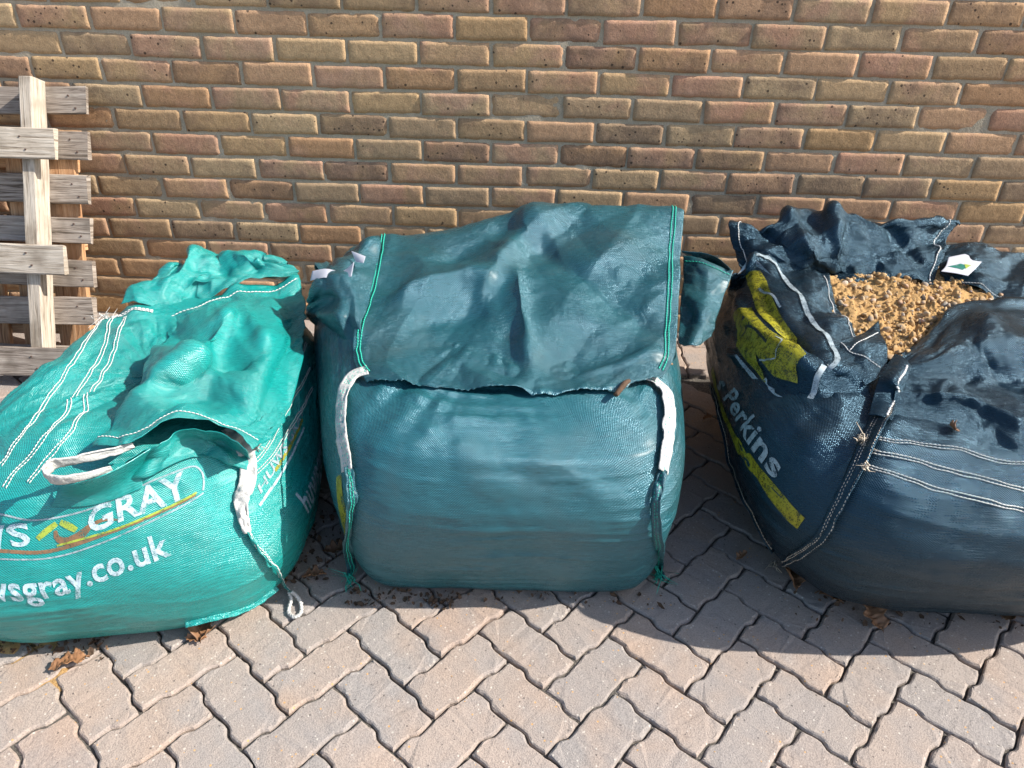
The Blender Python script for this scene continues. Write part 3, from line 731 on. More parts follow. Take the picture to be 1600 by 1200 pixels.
c = [[(0.584, -0.575, 0.500), (0.670, -0.602, 0.498), (0.812, -0.560, 0.498), (0.917, -0.563, 0.497), (1.028, -0.592, 0.495), (1.082, -0.617, 0.495)],
     [(0.572, -0.512, 0.530), (0.660, -0.573, 0.545), (0.788, -0.569, 0.555), (0.913, -0.531, 0.555), (1.041, -0.523, 0.545), (1.145, -0.486, 0.530)],
     [(0.564, -0.458, 0.560), (0.656, -0.493, 0.580), (0.783, -0.465, 0.600), (0.907, -0.464, 0.600), (1.066, -0.436, 0.580), (1.200, -0.394, 0.565)],
     [(0.588, -0.398, 0.575), (0.672, -0.453, 0.590), (0.786, -0.398, 0.610), (0.911, -0.419, 0.610), (1.089, -0.394, 0.590), (1.227, -0.361, 0.575)],
     [(.73, -.30, .50), (.80, -.30, .50), (.88, -.28, .51), (.98, -.28, .51), (1.10, -.29, .50), (1.20, -.32, .50)]]
s = spline_sheet(c, 110, 180)
s = fold(s, .30, .9, .36, .15, .04, .029); s = fold(s, .52, .85, .46, .1, .035, .031); s = fold(s, .62, .9, .85, .2, .035, -.023); s = fold(s, .10, .8, .32, .2, .035, -.023)
G['rback'] = relax(s, 1.12, 1.08, 150, .035, .35, 45, .014, .09, nb=8)
c = [[(1.24, -.36, .47), (1.36, -.36, .46), (1.50, -.37, .45), (1.62, -.40, .44)],
     [(1.195, -0.400, 0.528), (1.292, -0.411, 0.528), (1.410, -0.433, 0.525), (1.565, -0.452, 0.515)],
     [(1.135, -0.523, 0.522), (1.218, -0.550, 0.525), (1.344, -0.559, 0.522), (1.486, -0.589, 0.510)],
     [(1.125, -0.588, 0.508), (1.186, -0.647, 0.507), (1.253, -0.719, 0.503), (1.400, -0.748, 0.490)]]
s = spline_sheet(c, 70, 90)
G['rright'] = relax(fold(s, .3, .85, .95, .75, .05, .010), 1.05, 1.04, 100, .05, .25, 49, .005, .06)
c = [[(0.835, -1.007, 0.492), (0.940, -0.914, 0.502), (1.069, -0.788, 0.512), (1.178, -0.757, 0.515), (1.315, -0.739, 0.515), (1.457, -0.727, 0.500)],
     [(0.809, -1.068, 0.500), (0.884, -1.061, 0.525), (0.985, -1.009, 0.545), (1.075, -0.997, 0.545), (1.190, -0.976, 0.535), (1.320, -0.960, 0.520)],
     [(0.802, -1.095, 0.490), (0.887, -1.095, 0.490), (0.977, -1.080, 0.488), (1.057, -1.101, 0.485), (1.139, -1.125, 0.484), (1.235, -1.145, 0.480)],
     [(0.777, -1.149, 0.490), (0.841, -1.179, 0.502), (0.909, -1.192, 0.512), (0.981, -1.228, 0.512), (1.054, -1.258, 0.505), (1.153, -1.270, 0.490)],
     [(0.751, -1.204, 0.483), (0.817, -1.220, 0.493), (0.894, -1.244, 0.498), (0.947, -1.308, 0.500), (1.027, -1.334, 0.490), (1.110, -1.362, 0.484)],
     [(0.714, -1.280, 0.479), (0.784, -1.302, 0.477), (0.859, -1.330, 0.474), (0.929, -1.363, 0.463), (1.000, -1.392, 0.454), (1.097, -1.401, 0.434)]]
s = spline_sheet(c, 110, 140)
s = fold(s, .02, .62, .95, .80, .035, .016); s = fold(s, .35, .15, .55, .45, .05, -.018)
G['rfront'] = relax(s, 1.05, 1.045, 130, .04, .35, 53, .008, .10, nb=8)
c = [[(0.703, -0.984, 0.512), (0.757, -0.957, 0.518), (0.823, -0.902, 0.522)],
     [(0.703, -1.061, 0.508), (0.741, -1.060, 0.520), (0.796, -1.024, 0.518)],
     [(0.715, -1.141, 0.492), (0.742, -1.126, 0.503), (0.784, -1.083, 0.508)]]
G['rlapel'] = relax(spline_sheet(c, 50, 50), 1.04, 1.04, 80, .06, .25, 57, .003, .05)
c = [[(0.805, -0.475, 0.490), (0.997, -0.489, 0.497), (1.172, -0.497, 0.497), (1.335, -0.598, 0.490)],
     [(0.780, -0.642, 0.490), (0.959, -0.637, 0.494), (1.107, -0.645, 0.494), (1.267, -0.725, 0.492)],
     [(0.750, -0.820, 0.484), (0.910, -0.812, 0.486), (1.029, -0.789, 0.488), (1.196, -0.806, 0.485)],
     [(0.731, -0.980, 0.474), (0.837, -1.005, 0.476), (0.937, -0.972, 0.478), (1.108, -0.924, 0.475)]]
s = spline_sheet(c, 190, 230)
U_, V_ = np.meshgrid(np.linspace(0, 22, 230), np.linspace(0, 16, 190))
s[..., 2] += .008*fbm(U_*.45, V_*.45, 71, 2) + .0085*np.maximum(0, fbm(U_*.9, V_*.9, 72, 3))**1.2 + .0032*np.maximum(0, fbm(U_*2.6, V_*2.6, 75, 2))
G['sand'] = s
CR = dict(ltop=.075, lback=.085, lfront=.06, mflap=.062, mside=.07, mloop=.05, mshoulder=.12, rleft=.075, rback=.11, rright=.06, rfront=.058, rlapel=.04)
for i_, (k_, a_) in enumerate(CR.items()):
    e_ = np.ones(G[k_].shape[:2])
    if k_ in ('lfront', 'rleft', 'rfront', 'mshoulder'): e_ = np.broadcast_to((1-sstep(.75, .97, np.linspace(0, 1, len(e_))))[:, None], e_.shape)
    G[k_] = crumple(G[k_], dict(mflap=.012, lback=.016, rback=.022).get(k_, .018), 300+17*i_, n=14, lo=.022, hi=.075, mask=e_, bias=.08)
    G[k_] = crumple(G[k_], a_, 100+13*i_, n=10, lo=.07 if k_ != 'mflap' else .10, hi=.24 if k_ != 'mflap' else .36, mask=e_)
s = push_out(G['mflap'], SURF['bm'], .007, 45); G['mflap'] = s; x_ = np.arange(190)                       # pinked, ragged lower edge of the big flap
dirv = s[-1]-s[-5]; dirv /= np.linalg.norm(dirv, axis=1, keepdims=True)
s[-1] += dirv*(np.where(x_ % 4 < 2, .0020, -.0020)*(.2+np.abs(lattice_noise(x_/7., x_*0., 5))) + .007*lattice_noise(x_/23., x_*0., 6) + .014*sstep(100, 108, x_)*(1-sstep(160, 168, x_)))[:, None]
for k_ in G:
    SURF[k_] = Surf(G[k_], False)
    if np.sign((SURF[k_].N*np.array([0, -.6, 1.0])).sum(2).mean()) < 0: SURF[k_].N = -SURF[k_].N
# GEO bodies end

bag_l = empty('bulk_bag', (-.92, -1.07, 0)); bag_m = empty('bulk_bag', (-.03, -.95, 0)); bag_r = empty('bulk_bag', (1.02, -.9, 0))
tag(bag_l, 'bright teal woven bulk bag with white lettering, slumped beside the pallet', 'bag', 'builders bulk bags')
tag(bag_m, 'dark green-blue bulk bag with tall flap and white straps, middle of three', 'bag', 'builders bulk bags')
tag(bag_r, 'open navy bulk bag with yellow print, filled with sandy gravel', 'bag', 'builders bulk bags')
body_l = grid_object('body', PL, M['teal_b'], bag_l, per=True)
body_m = grid_object('body', PM_, M['green_b'], bag_m, per=True)
body_r = grid_object('body', PR, M['navy_b'], bag_r, per=True)
part = {}
for key, nm, bag, mt in (('ltop', 'top_panel', bag_l, 'teal'), ('lback', 'bunched_top', bag_l, 'teal'), ('lfront', 'front_tuck', bag_l, 'teal'),
                         ('mflap', 'top_flap', bag_m, 'green'), ('mside', 'side_flap', bag_m, 'green'), ('mloop', 'side_flap', bag_m, 'green'), ('mshoulder', 'crumpled_shoulder', bag_m, 'green'),
                         ('rleft', 'side_panel', bag_r, 'navy'), ('rback', 'bunched_top', bag_r, 'navy'), ('rright', 'side_panel', bag_r, 'navy'), ('rfront', 'front_flap', bag_r, 'navy'), ('rlapel', 'corner_lapel', bag_r, 'navy')):
    part[key] = grid_object(nm, G[key], M[mt], bag, thick=.0012, flip=bool((normals(G[key])*SURF[key].N).sum(2).mean() < 0))

# ------------------------------------------------------------------ sewing, webbing, print
M['white_thread'] = mat_plain('white_thread', (.72, .71, .67), .8, .2, .2, 300)
M['cream_thread'] = mat_plain('cream_thread', (.62, .53, .42), .8, .2, .2, 300)
M['green_thread'] = mat_plain('green_thread', (.02, .42, .30), .6, .4, .25, 300)
M['webbing'] = mat_plain('white_webbing', (.52, .51, .48), .8, .2, .28, 260, .8)
M['white_print'] = mat_print('white_print', (.50, .62, .68), .5)
M['yellow_print'] = mat_print('yellow_print', (.31, .285, .012), .6)
M['lime_print'] = mat_print('lime_print', (.34, .42, .05), .5)
M['brown_print'] = mat_print('brown_print', (.22, .12, .06), .4)
M['grey_print'] = mat_print('grey_print', (.33, .40, .43), .45)
M['navy_ink'] = mat_print('navy_ink', (.004, .012, .018), .3)
def sample_uv(S_, pts, step, off=.0):
    """even samples by arc length along a spline through cloth coordinates; returns uv, P, N, T"""
    pts = np.array(pts, float)
    if S_.per:
        for i in range(1, len(pts)):
            while pts[i, 0]-pts[i-1, 0] > .5: pts[i:, 0] -= 1
            while pts[i, 0]-pts[i-1, 0] < -.5: pts[i:, 0] += 1
    c = catmull(pts, 40*len(pts)) if len(pts) > 2 else np.stack([np.linspace(pts[0, k], pts[-1, k], 80) for k in (0, 1)], 1)
    P, N = S_(c[:, 0], c[:, 1], off)
    d = np.r_[0, np.cumsum(np.linalg.norm(np.diff(P, axis=0), axis=1))]
    n = max(4, int(d[-1]/step)); t = np.linspace(0, d[-1], n+1)
    c = np.stack([np.interp(t, d, c[:, k]) for k in (0, 1)], 1)
    P, N = S_(c[:, 0], c[:, 1], off)
    T = np.gradient(P, axis=0); T /= np.maximum(np.linalg.norm(T, axis=1, keepdims=True), 1e-9)
    return c, P, N, T
def sew(S_, pts, parent, mat='white_thread', lines=(0.0,), r=.0012, step=.0075, name='stitching', wob=.0006, seed=1):
    """rows of single stitches along a path on the cloth, one mesh for each seam"""
    rng = np.random.default_rng(seed); V = []; F = []
    _, P, N, T = sample_uv(S_, pts, step, .0012)
    B = np.cross(N, T)
    for ln in lines:
        lo = ln + wob*lattice_noise(np.arange(len(P))*.3, np.full(len(P), ln*999), 3)*2
        Q = P + B*lo[:, None]
        for i in range(len(Q)-1):
            a = Q[i]; b = Q[i]+(Q[i+1]-Q[i])*.93; n = N[i]; s = B[i]+.25*T[i]; k0 = len(V)
            for f, hh, rr in ((0, -.0006, .55), (.25, .0006, 1), (.75, .0006, 1), (1, -.0006, .55)):
                c = a+(b-a)*f + n*hh
                V += [c+s*r*rr, c+n*r*rr*.9, c-s*r*rr, c-n*r*rr*.5]
            for q in range(3):
                for w_ in range(4): F.append((k0+q*4+w_, k0+q*4+(w_+1) % 4, k0+(q+1)*4+(w_+1) % 4, k0+(q+1)*4+w_))
    return link(name, mesh_from(name, V, F, M[mat]), parent)
def tube(name, pts, r, mat, parent, sides=6, n=None, twist=0.0, lump=0.0, seed=0):
    P = catmull(np.array(pts, float), n or 12*len(pts)); T = np.gradient(P, axis=0); T /= np.linalg.norm(T, axis=1, keepdims=True)
    up = np.array([.13, .2, 1.0]); A = np.cross(T, up); A /= np.linalg.norm(A, axis=1, keepdims=True); B = np.cross(T, A)
    rng = np.random.default_rng(seed); V = []; F = []; k = len(P); rr = np.broadcast_to(r, k) if np.ndim(r) == 0 else np.interp(np.linspace(0, 1, k), np.linspace(0, 1, len(r)), r)
    for i in range(k):
        for s in range(sides):
            a = 2*math.pi*s/sides+twist*i; q = rr[i]*(1+lump*math.cos(2*a-twist*i*2.5)+lump*.4*rng.normal())
            V.append(P[i]+A[i]*q*math.cos(a)+B[i]*q*math.sin(a))
    for i in range(k-1):
        for s in range(sides): F.append((i*sides+s, i*sides+(s+1) % sides, (i+1)*sides+(s+1) % sides, (i+1)*sides+s))
    F.append(tuple(range(sides))[::-1]); F.append(tuple((k-1)*sides+s for s in range(sides)))
    return link(name, mesh_from(name, V, F, mat), parent)
def ribbon_grid(pts, wdir, width, n=80, m=7, curl=0.0, seed=0, rough=.0):
    """a band along pts, its width along wdir (one vector per point)"""
    P = catmull(np.array(pts, float), n); W = catmull(np.array(wdir, float), n); W /= np.linalg.norm(W, axis=1, keepdims=True)
    T = np.gradient(P, axis=0); T /= np.linalg.norm(T, axis=1, keepdims=True); Nn = np.cross(W, T)
    ww = np.interp(np.linspace(0, 1, n), np.linspace(0, 1, len(np.atleast_1d(width))), np.atleast_1d(width))
    s = np.linspace(-.5, .5, m)
    U, Vv = np.meshgrid(np.linspace(0, 1, m), np.linspace(0, 1, n))
    G_ = P[:, None]+W[:, None]*(s[None, :]*ww[:, None])[..., None] + Nn[:, None]*(curl*(s[None, :]**2-.1)*np.ones((n, 1)) + rough*fbm(Vv*14, U*2.5, seed, 3))[..., None]
    return G_
def surf_ribbon(S_, pts, width, off, lift=0.0, n=80, m=7, rough=.001, seed=0, curl=0.0):
    """a band lying on the cloth along a path; lift tips it up about its inner edge"""
    _, P, N, T = sample_uv(S_, pts, .01, off)
    B = np.cross(N, T); W = B*math.cos(lift)+N*math.sin(lift)
    k = max(4, len(P)//3); ii = np.linspace(0, len(P)-1, k).astype(int)
    return ribbon_grid(P[ii]+(W[ii]*.0), W[ii], width, n, m, curl, seed, rough)
def to_surface(bm, fn, name, mat, parent):
    for v in bm.verts:
        p = fn(v.co.x, v.co.y); v.co = Vector(p.tolist())
    me = bpy.data.meshes.new(name); bm.to_mesh(me); bm.free(); me.materials.append(mat)
    for p in me.polygons: p.use_smooth = True
    return link(name, me, parent)
def slice_bm(bm, dx, dy):
    xs_ = [v.co.x for v in bm.verts]; ys_ = [v.co.y for v in bm.verts]
    for lo, hi, d, ax in ((min(xs_), max(xs_), dx, 0), (min(ys_), max(ys_), dy, 1)):
        k = int((hi-lo)/d)
        for i in range(1, k+1):
            co = [0, 0, 0]; no = [0, 0, 0]; co[ax] = lo+(hi-lo)*i/(k+1); no[ax] = 1
            bmesh.ops.bisect_plane(bm, geom=bm.verts[:]+bm.edges[:]+bm.faces[:], plane_co=co, plane_no=no)
    bmesh.ops.triangulate(bm, faces=bm.faces[:])
def unwrap_uv(pts, S_):
    pts = np.array(pts, float)
    if S_.per:
        for i in range(1, len(pts)):
            pts[i, 0] -= round(pts[i, 0]-pts[i-1, 0])
    return pts
def lettering(S_, string, base, top, parent, mat, bold=.012, off=.0016, name='lettering', cap=.72):
    """print a string on the cloth between a base line and a top line given in cloth coordinates"""
    cu = bpy.data.curves.new('t', 'FONT'); cu.body = string; cu.offset = bold; cu.resolution_u = 3; cu.space_character = 1.04
    o = bpy.data.objects.new('t', cu); COL.objects.link(o)
    bpy.context.view_layer.update()
    me = bpy.data.meshes.new_from_object(o.evaluated_get(bpy.context.evaluated_depsgraph_get()))
    bpy.data.objects.remove(o); bpy.data.curves.remove(cu)
    bm = bmesh.new(); bm.from_mesh(me); bpy.data.meshes.remove(me)
    x0 = min(v.co.x for v in bm.verts); x1 = max(v.co.x for v in bm.verts)
    slice_bm(bm, .10, .16)
    b_ = unwrap_uv(base, S_); t_ = unwrap_uv(top, S_)
    t_[:, 0] -= np.round(t_[0, 0]-b_[0, 0])
    bc = catmull(b_, 200); tc = catmull(t_, 200)
    def resamp(c):
        P, _ = S_(c[:, 0], c[:, 1]); d = np.r_[0, np.cumsum(np.linalg.norm(np.diff(P, axis=0), axis=1))]/1.0
        t = np.linspace(0, d[-1], 200); return np.stack([np.interp(t, d, c[:, k]) for k in (0, 1)], 1)
    bc = resamp(bc); tc = resamp(tc); tt = np.linspace(0, 1, 200)
    def fn(x, y):
        f = (x-x0)/(x1-x0); g = y/cap
        a = [np.interp(f, tt, bc[:, k]) for k in (0, 1)]; b = [np.interp(f, tt, tc[:, k]) for k in (0, 1)]
        return S_(a[0]+(b[0]-a[0])*g, a[1]+(b[1]-a[1])*g, off)[0]
    return to_surface(bm, fn, name, mat, parent)
def patch(S_, poly, parent, mat, off=.0014, name='print', cuts=14):
    """a printed shape: polygon in cloth coordinates"""
    p = unwrap_uv(poly, S_); sc = max(np.ptp(p[:, 0]), np.ptp(p[:, 1]))
    k = np.array([S_.P.shape[1], S_.P.shape[0]])/S_.P.shape[1]
    bm = bmesh.new(); vs = [bm.verts.new((a, b, 0)) for a, b in p]; bm.faces.new(vs)
    slice_bm(bm, np.ptp(p[:, 0])/cuts, np.ptp(p[:, 1])/cuts)
    return to_surface(bm, lambda x, y: S_(x, y, off)[0], name, mat, parent)
def stripe(S_, pts, width, parent, mat, off=.0014, name='print'):
    """a printed line of even width on the cloth"""
    _, P, N, T = sample_uv(S_, pts, .006, off); B = np.cross(N, T)
    w_ = np.interp(np.linspace(0, 1, len(P)), np.linspace(0, 1, len(np.atleast_1d(width))), np.atleast_1d(width))
    uvc, _, _, _ = sample_uv(S_, pts, .006, off)
    # width measured on the cloth: convert an offset along B into cloth coordinates
    e = 1e-3; Pu, _ = S_(uvc[:, 0]+e, uvc[:, 1], off); Pv, _ = S_(uvc[:, 0], uvc[:, 1]+e, off)
    du = (Pu-P)/e; dv = (Pv-P)/e
    G11 = (du*du).sum(1); G22 = (dv*dv).sum(1); G12 = (du*dv).sum(1); det = np.maximum(G11*G22-G12**2, 1e-9)
    bu = (B*du).sum(1); bv = (B*dv).sum(1); au = (bu*G22-bv*G12)/det; av = (bv*G11-bu*G12)/det
    rows = []
    for s in (-.5, 0, .5):
        rows.append(S_(uvc[:, 0]+au*s*w_, uvc[:, 1]+av*s*w_, off)[0])
    return grid_object(name, np.stack(rows, 0), mat, parent)
SB = SURF
DBL = (-.0032, .0032)
# --- left bag
for i, pth in enumerate(([(0.7536, 0.6359), (0.7988, 0.6913), (0.8548, 0.7282), (0.9119, 0.7441), (0.9571, 0.7414), (0.0107, 0.7177), (0.0357, 0.6728), (0.0405, 0.6332), (0.0405, 0.5937)], [(0.7298, 0.6359), (0.7798, 0.7441), (0.8500, 0.7942), (0.9452, 0.8074), (0.0333, 0.7625), (0.0631, 0.6887), (0.0655, 0.6359), (0.0595, 0.5963), (0.0571, 0.5488)], [(0.7226, 0.7018), (0.7738, 0.7889), (0.8417, 0.8285), (0.9560, 0.8443), (0.0512, 0.7836), (0.0857, 0.6913), (0.0857, 0.6412), (0.0798, 0.6016), (0.0750, 0.5594)])):
    sew(SB['bl'], pth, body_l, lines=DBL, seed=i)
for i, pth in enumerate(([(0.4607, 0.4749), (0.3381, 0.5251), (0.2583, 0.5119)], [(0.4250, 0.4380), (0.3274, 0.4934), (0.2524, 0.4908)], [(0.4060, 0.4011), (0.3202, 0.4565), (0.2488, 0.4697)])):
    sew(SB['bl'], pth, body_l, lines=(-.0026, .0026), r=.0010, seed=i+4)
sew(SB['ltop'], [(.02, .035), (.3, .035), (.6, .035), (.98, .035)], part['ltop'], lines=(0,), r=.0018, step=.010)
sew(SB['ltop'], [(.02, .955), (.3, .955), (.6, .955), (.97, .95)], part['ltop'], lines=(0,), r=.0013)
T_L = SB['bl']
lettering(T_L, 'huwsgray.co.uk', [(0.0452, 0.3113), (0.0738, 0.2955), (0.0964, 0.2929), (0.1155, 0.3034), (0.1345, 0.3245), (0.1548, 0.3483), (0.1786, 0.3694)], [(0.0381, 0.3668), (0.0738, 0.3615), (0.0976, 0.3562), (0.1143, 0.3668), (0.1321, 0.3879), (0.1524, 0.4090), (0.1762, 0.4274)], body_l, M['white_print'], bold=.022)
lettering(T_L, 'GRAY', [(0.1274, 0.4380), (0.1488, 0.4617), (0.1702, 0.4776), (0.1976, 0.4934)], [(0.1250, 0.4934), (0.1464, 0.5172), (0.1679, 0.5356), (0.1964, 0.5488)], body_l, M['white_print'], bold=.026)
lettering(T_L, 'HUWS', [(0.0131, 0.4142), (0.0393, 0.4195), (0.0667, 0.4195), (0.0905, 0.4248)], [(0.9810, 0.4063), (0.0321, 0.4670), (0.0619, 0.4697), (0.0857, 0.4749)], body_l, M['white_print'], bold=.026)
stripe(T_L, [(0.9810, 0.4406), (0.0333, 0.4960), (0.0643, 0.4934), (0.0917, 0.4776), (0.1262, 0.4934), (0.1679, 0.5383), (0.2012, 0.5515), (0.2095, 0.5356), (0.2095, 0.5119), (0.2071, 0.4934)], .0034, body_l, M['grey_print'])
stripe(T_L, [(0.0036, 0.3747), (0.0464, 0.4011), (0.0726, 0.3958), (0.1036, 0.3905), (0.1321, 0.4116), (0.1702, 0.4538), (0.2071, 0.4881)], .0030, body_l, M['grey_print'])
stripe(T_L, [(0.9976, 0.3799), (0.0440, 0.4195), (0.0714, 0.4142), (0.1036, 0.4063), (0.1440, 0.4406), (0.1750, 0.4697), (0.2012, 0.4908)], .007, body_l, M['brown_print'])
stripe(T_L, [(0.1071, 0.4169), (0.1440, 0.4433), (0.1750, 0.4723), (0.2024, 0.4934)], .004, body_l, M['lime_print'], off=.002)
stripe(T_L, [(0.0940, 0.4354), (0.0988, 0.4512), (0.1048, 0.4670)], (.010, .012, .010), body_l, M['lime_print'])
stripe(T_L, [(0.1071, 0.4697), (0.1119, 0.4617), (0.1190, 0.4485)], (.010, .014, .010), body_l, M['lime_print'])
stripe(T_L, [(0.1048, 0.4512), (0.1071, 0.4327), (0.1143, 0.4248), (0.1214, 0.4354), (0.1286, 0.4565), (0.1369, 0.4670), (0.1464, 0.4644)], (.006, .014, .018, .015, .008, .006, .003), body_l, M['brown_print'], off=.0012)
lettering(T_L, 'huwsgray', [(0.2893, 0.2559), (0.3190, 0.2375), (0.3512, 0.2322), (0.3738, 0.2665)], [(0.2798, 0.3456), (0.3048, 0.3483), (0.3345, 0.3483), (0.3667, 0.3536)], body_l, M['white_print'], bold=.022)
stripe(T_L, [(0.2429, 0.4011), (0.2595, 0.4142), (0.2929, 0.4195), (0.3405, 0.4063)], .006, body_l, M['white_print'])
stripe(T_L, [(0.2690, 0.4380), (0.3000, 0.4354), (0.3464, 0.4222)], .007, body_l, M['yellow_print'])
lettering(T_L, 'HUWS GRAY', [(0.2476, 0.4222), (0.2714, 0.4380), (0.3095, 0.4354), (0.3548, 0.4248)], [(0.2476, 0.4433), (0.2738, 0.4617), (0.3119, 0.4565), (0.3560, 0.4459)], body_l, M['grey_print'], bold=.02)
# --- middle bag
GF = SB['mflap']
sew(GF, [(.025, .17), (.022, .4), (.02, .7), (.03, .93)], part['mflap'], 'green_thread', (-.004, .004), r=.0019, step=.008)
sew(GF, [(.972, .16), (.972, .4), (.972, .7), (.975, .93)], part['mflap'], 'green_thread', (-.004, .004), r=.0019, step=.008)
sew(SB['mside'], [(.03, .06), (.5, .07), (.97, .06)], part['mside'], 'green_thread', (0,), r=.0016, step=.010)
patch(SB['bm'], [(0.9881, 0.4090), (0.9929, 0.4274), (0.0000, 0.3377), (0.9905, 0.2084), (0.9881, 0.2164), (0.9905, 0.3325)], body_m, M['yellow_print'])
# --- right bag
T_R = SB['br']
for i, pth in enumerate(([(0.0131, 0.5963), (0.0488, 0.6121), (0.1048, 0.5963), (0.1405, 0.5726), (0.1881, 0.5409)], [(0.0119, 0.5726), (0.0476, 0.5778), (0.1036, 0.5488), (0.1381, 0.5251), (0.1821, 0.4934)], [(0.0143, 0.5462), (0.0476, 0.5409), (0.1036, 0.5119), (0.1369, 0.4881), (0.1821, 0.4591)])):
    sew(T_R, pth, body_r, lines=DBL, seed=i+9)
lettering(T_R, 's Perkins', [(0.8536, 0.3826), (0.8952, 0.4142), (0.9393, 0.4380), (0.9726, 0.4327)], [(0.8667, 0.4459), (0.9036, 0.4749), (0.9452, 0.4934), (0.9750, 0.4828)], body_r, M['grey_print'], bold=.024)
stripe(T_R, [(0.8298, 0.3826), (0.8667, 0.3694), (0.9107, 0.3879), (0.9500, 0.4090), (0.9774, 0.4037), (0.9976, 0.3852)], (.018, .020, .023, .026, .032, .036), body_r, M['yellow_print'])
SRL = SB['rleft']
patch(SRL, [(.22, .15), (.38, .13), (.48, .30), (.56, .47), (.49, .56), (.42, .46), (.31, .31)], part['rleft'], M['yellow_print'], off=.0028)
patch(SRL, [(.14, .38), (.30, .34), (.42, .52), (.50, .66), (.40, .78), (.26, .74), (.24, .62), (.16, .80), (.10, .56)], part['rleft'], M['yellow_print'], off=.0030)
stripe(SRL, [(.03, .12), (.25, .04), (.55, .07), (.66, .25), (.74, .50), (.70, .66), (.60, .68)], (.011,), part['rleft'], M['grey_print'], off=.0034)
stripe(SRL, [(.06, .62), (.14, .84), (.28, .93), (.46, .84), (.58, .70)], (.006, .010, .013, .013, .012), part['rleft'], M['grey_print'], off=.0034)
stripe(SRL, [(.16, .50), (.28, .46), (.36, .56)], (.007,), part['rleft'], M['navy_ink'], off=.0036)
stripe(SRL, [(.24, .66), (.36, .66), (.42, .60), (.40, .54)], (.004,), part['rleft'], M['grey_print'], off=.0036)
stripe(SRL, [(.36, .26), (.46, .28), (.52, .34)], (.006,), part['rleft'], M['grey_print'], off=.0036)
sew(SRL, [(.955, .02), (.95, .2), (.95, .42), (.95, .55)], part['rleft'], lines=(0,), r=.0014)
sew(SB['rback'], [(.955, .04), (.955, .3), (.955, .6), (.955, .74)], part['rback'], lines=(0,), r=.0020, step=.009)
sew(SB['rback'], [(.05, .10), (.045, .4), (.05, .7)], part['rback'], lines=(0,), r=.0015)
sew(SB['rright'], [(.05, .95), (.35, .95), (.7, .95), (.97, .95)], part['rright'], lines=(0,), r=.0013)
sew(SB['rlapel'], [(.15, .30), (.5, .22), (.92, .16)], part['rlapel'], lines=(0,), r=.0016)
sew(SB['rlapel'], [(.06, .06), (.12, .3), (.45, .55), (.75, .85)], part['rlapel'], lines=(0,), r=.0012)
# ------------------------------------------------------------------ straps, seams and loose ends
def strap(S_, pts, width, parent, mat='webbing', thread=None, lift=.5, off=.006, rough=.002, seed=0, n=90, name='strap', thick=.0022, us=(.28, .5, .72), curl=.0):
    g = surf_ribbon(S_, pts, width, off, lift, n, 9, rough, seed, curl)
    o = grid_object(name, g, M[mat], parent, thick=thick)
    if thread:
        q = Surf(g, False)
        nrm = q.N[n//2, 4]; mid = g[n//2, 4]
        sgn = 1 if np.dot(nrm, CAM-mid) > 0 else -1
        q.N = q.N*sgn
        for i, u in enumerate(us): sew(q, [(u, .01), (u, .33), (u, .66), (u, .99)], o, thread, (0,), r=.0011, step=.008, seed=i)
    return o
BM_, BL_, BR_ = SB['bm'], SB['bl'], SB['br']
def seam(pts, wd, width, parent, mat, thread, seed, us):
    g = ribbon_grid(pts, [wd]*len(pts), width, 90, 9, .0, seed, .0045)
    o = grid_object('corner_seam', g, M[mat], parent, thick=.0022); q = Surf(g, False)
    for sg in (1, -1):
        q.N = q.N*sg
        for i, u in enumerate(us): sew(q, [(u, .01), (u, .33), (u, .66), (u, .99)], o, thread, (0,), r=.0012, step=.008, seed=i)
    return o
strap(BM_, [(0.9548, 0.6253), (0.9512, 0.5831), (0.9702, 0.5383), (0.9893, 0.4987), (0.0012, 0.4512)], .030, bag_m, 'webbing', 'green_thread', lift=.0, off=.012, seed=1)
strap(BM_, [(0.2631, 0.6069), (0.2619, 0.5699), (0.2393, 0.5383), (0.2155, 0.5119), (0.2024, 0.4697)], .030, bag_m, 'webbing', 'green_thread', lift=.0, off=.012, seed=2)
seam([(-0.352, -1.328, 0.372), (-0.341, -1.369, 0.307), (-0.369, -1.343, 0.174), (-0.390, -1.267, 0.035), (-0.394, -1.281, 0.008)], (-.75, -.66, .05), (.020, .022, .020, .024, .016), bag_m, 'green', 'green_thread', 3, (.4, .65))
seam([(0.281, -1.313, 0.382), (0.267, -1.358, 0.333), (0.286, -1.355, 0.218), (0.322, -1.224, 0.035), (0.332, -1.242, 0.008)], (.75, -.66, .05), (.020, .022, .030, .036, .022), bag_m, 'green', 'green_thread', 4, (.35, .6))
strap(BL_, [(0.2393, 0.5937), (0.2464, 0.5409), (0.2440, 0.4828), (0.2298, 0.4354), (0.2262, 0.3641)], (.016, .032, .034, .030, .014), bag_l, 'webbing', None, lift=.45, off=.014, rough=.005, seed=5)
seam([(-0.547, -1.409, 0.264), (-0.531, -1.413, 0.225), (-0.508, -1.400, 0.149), (-0.532, -1.325, 0.030), (-0.511, -1.340, 0.010)], (.45, -.7, .5), (.016, .018, .020, .026, .018), bag_l, 'teal', 'white_thread', 6, (.3, .7))
strap(BL_, [(0.2429, 0.1003), (0.2214, 0.0844), (0.1964, 0.1214), (0.1738, 0.1161)], .012, bag_l, 'teal', None, lift=1.1, off=.004, rough=.002, seed=7, name='bottom_seam')
sew(BL_, [(0.7560, 0.6359), (0.7369, 0.6359), (0.7095, 0.6939), (0.6762, 0.7203)], body_l, lines=(-.006, 0, .005), r=.0018, step=.009, wob=.003)
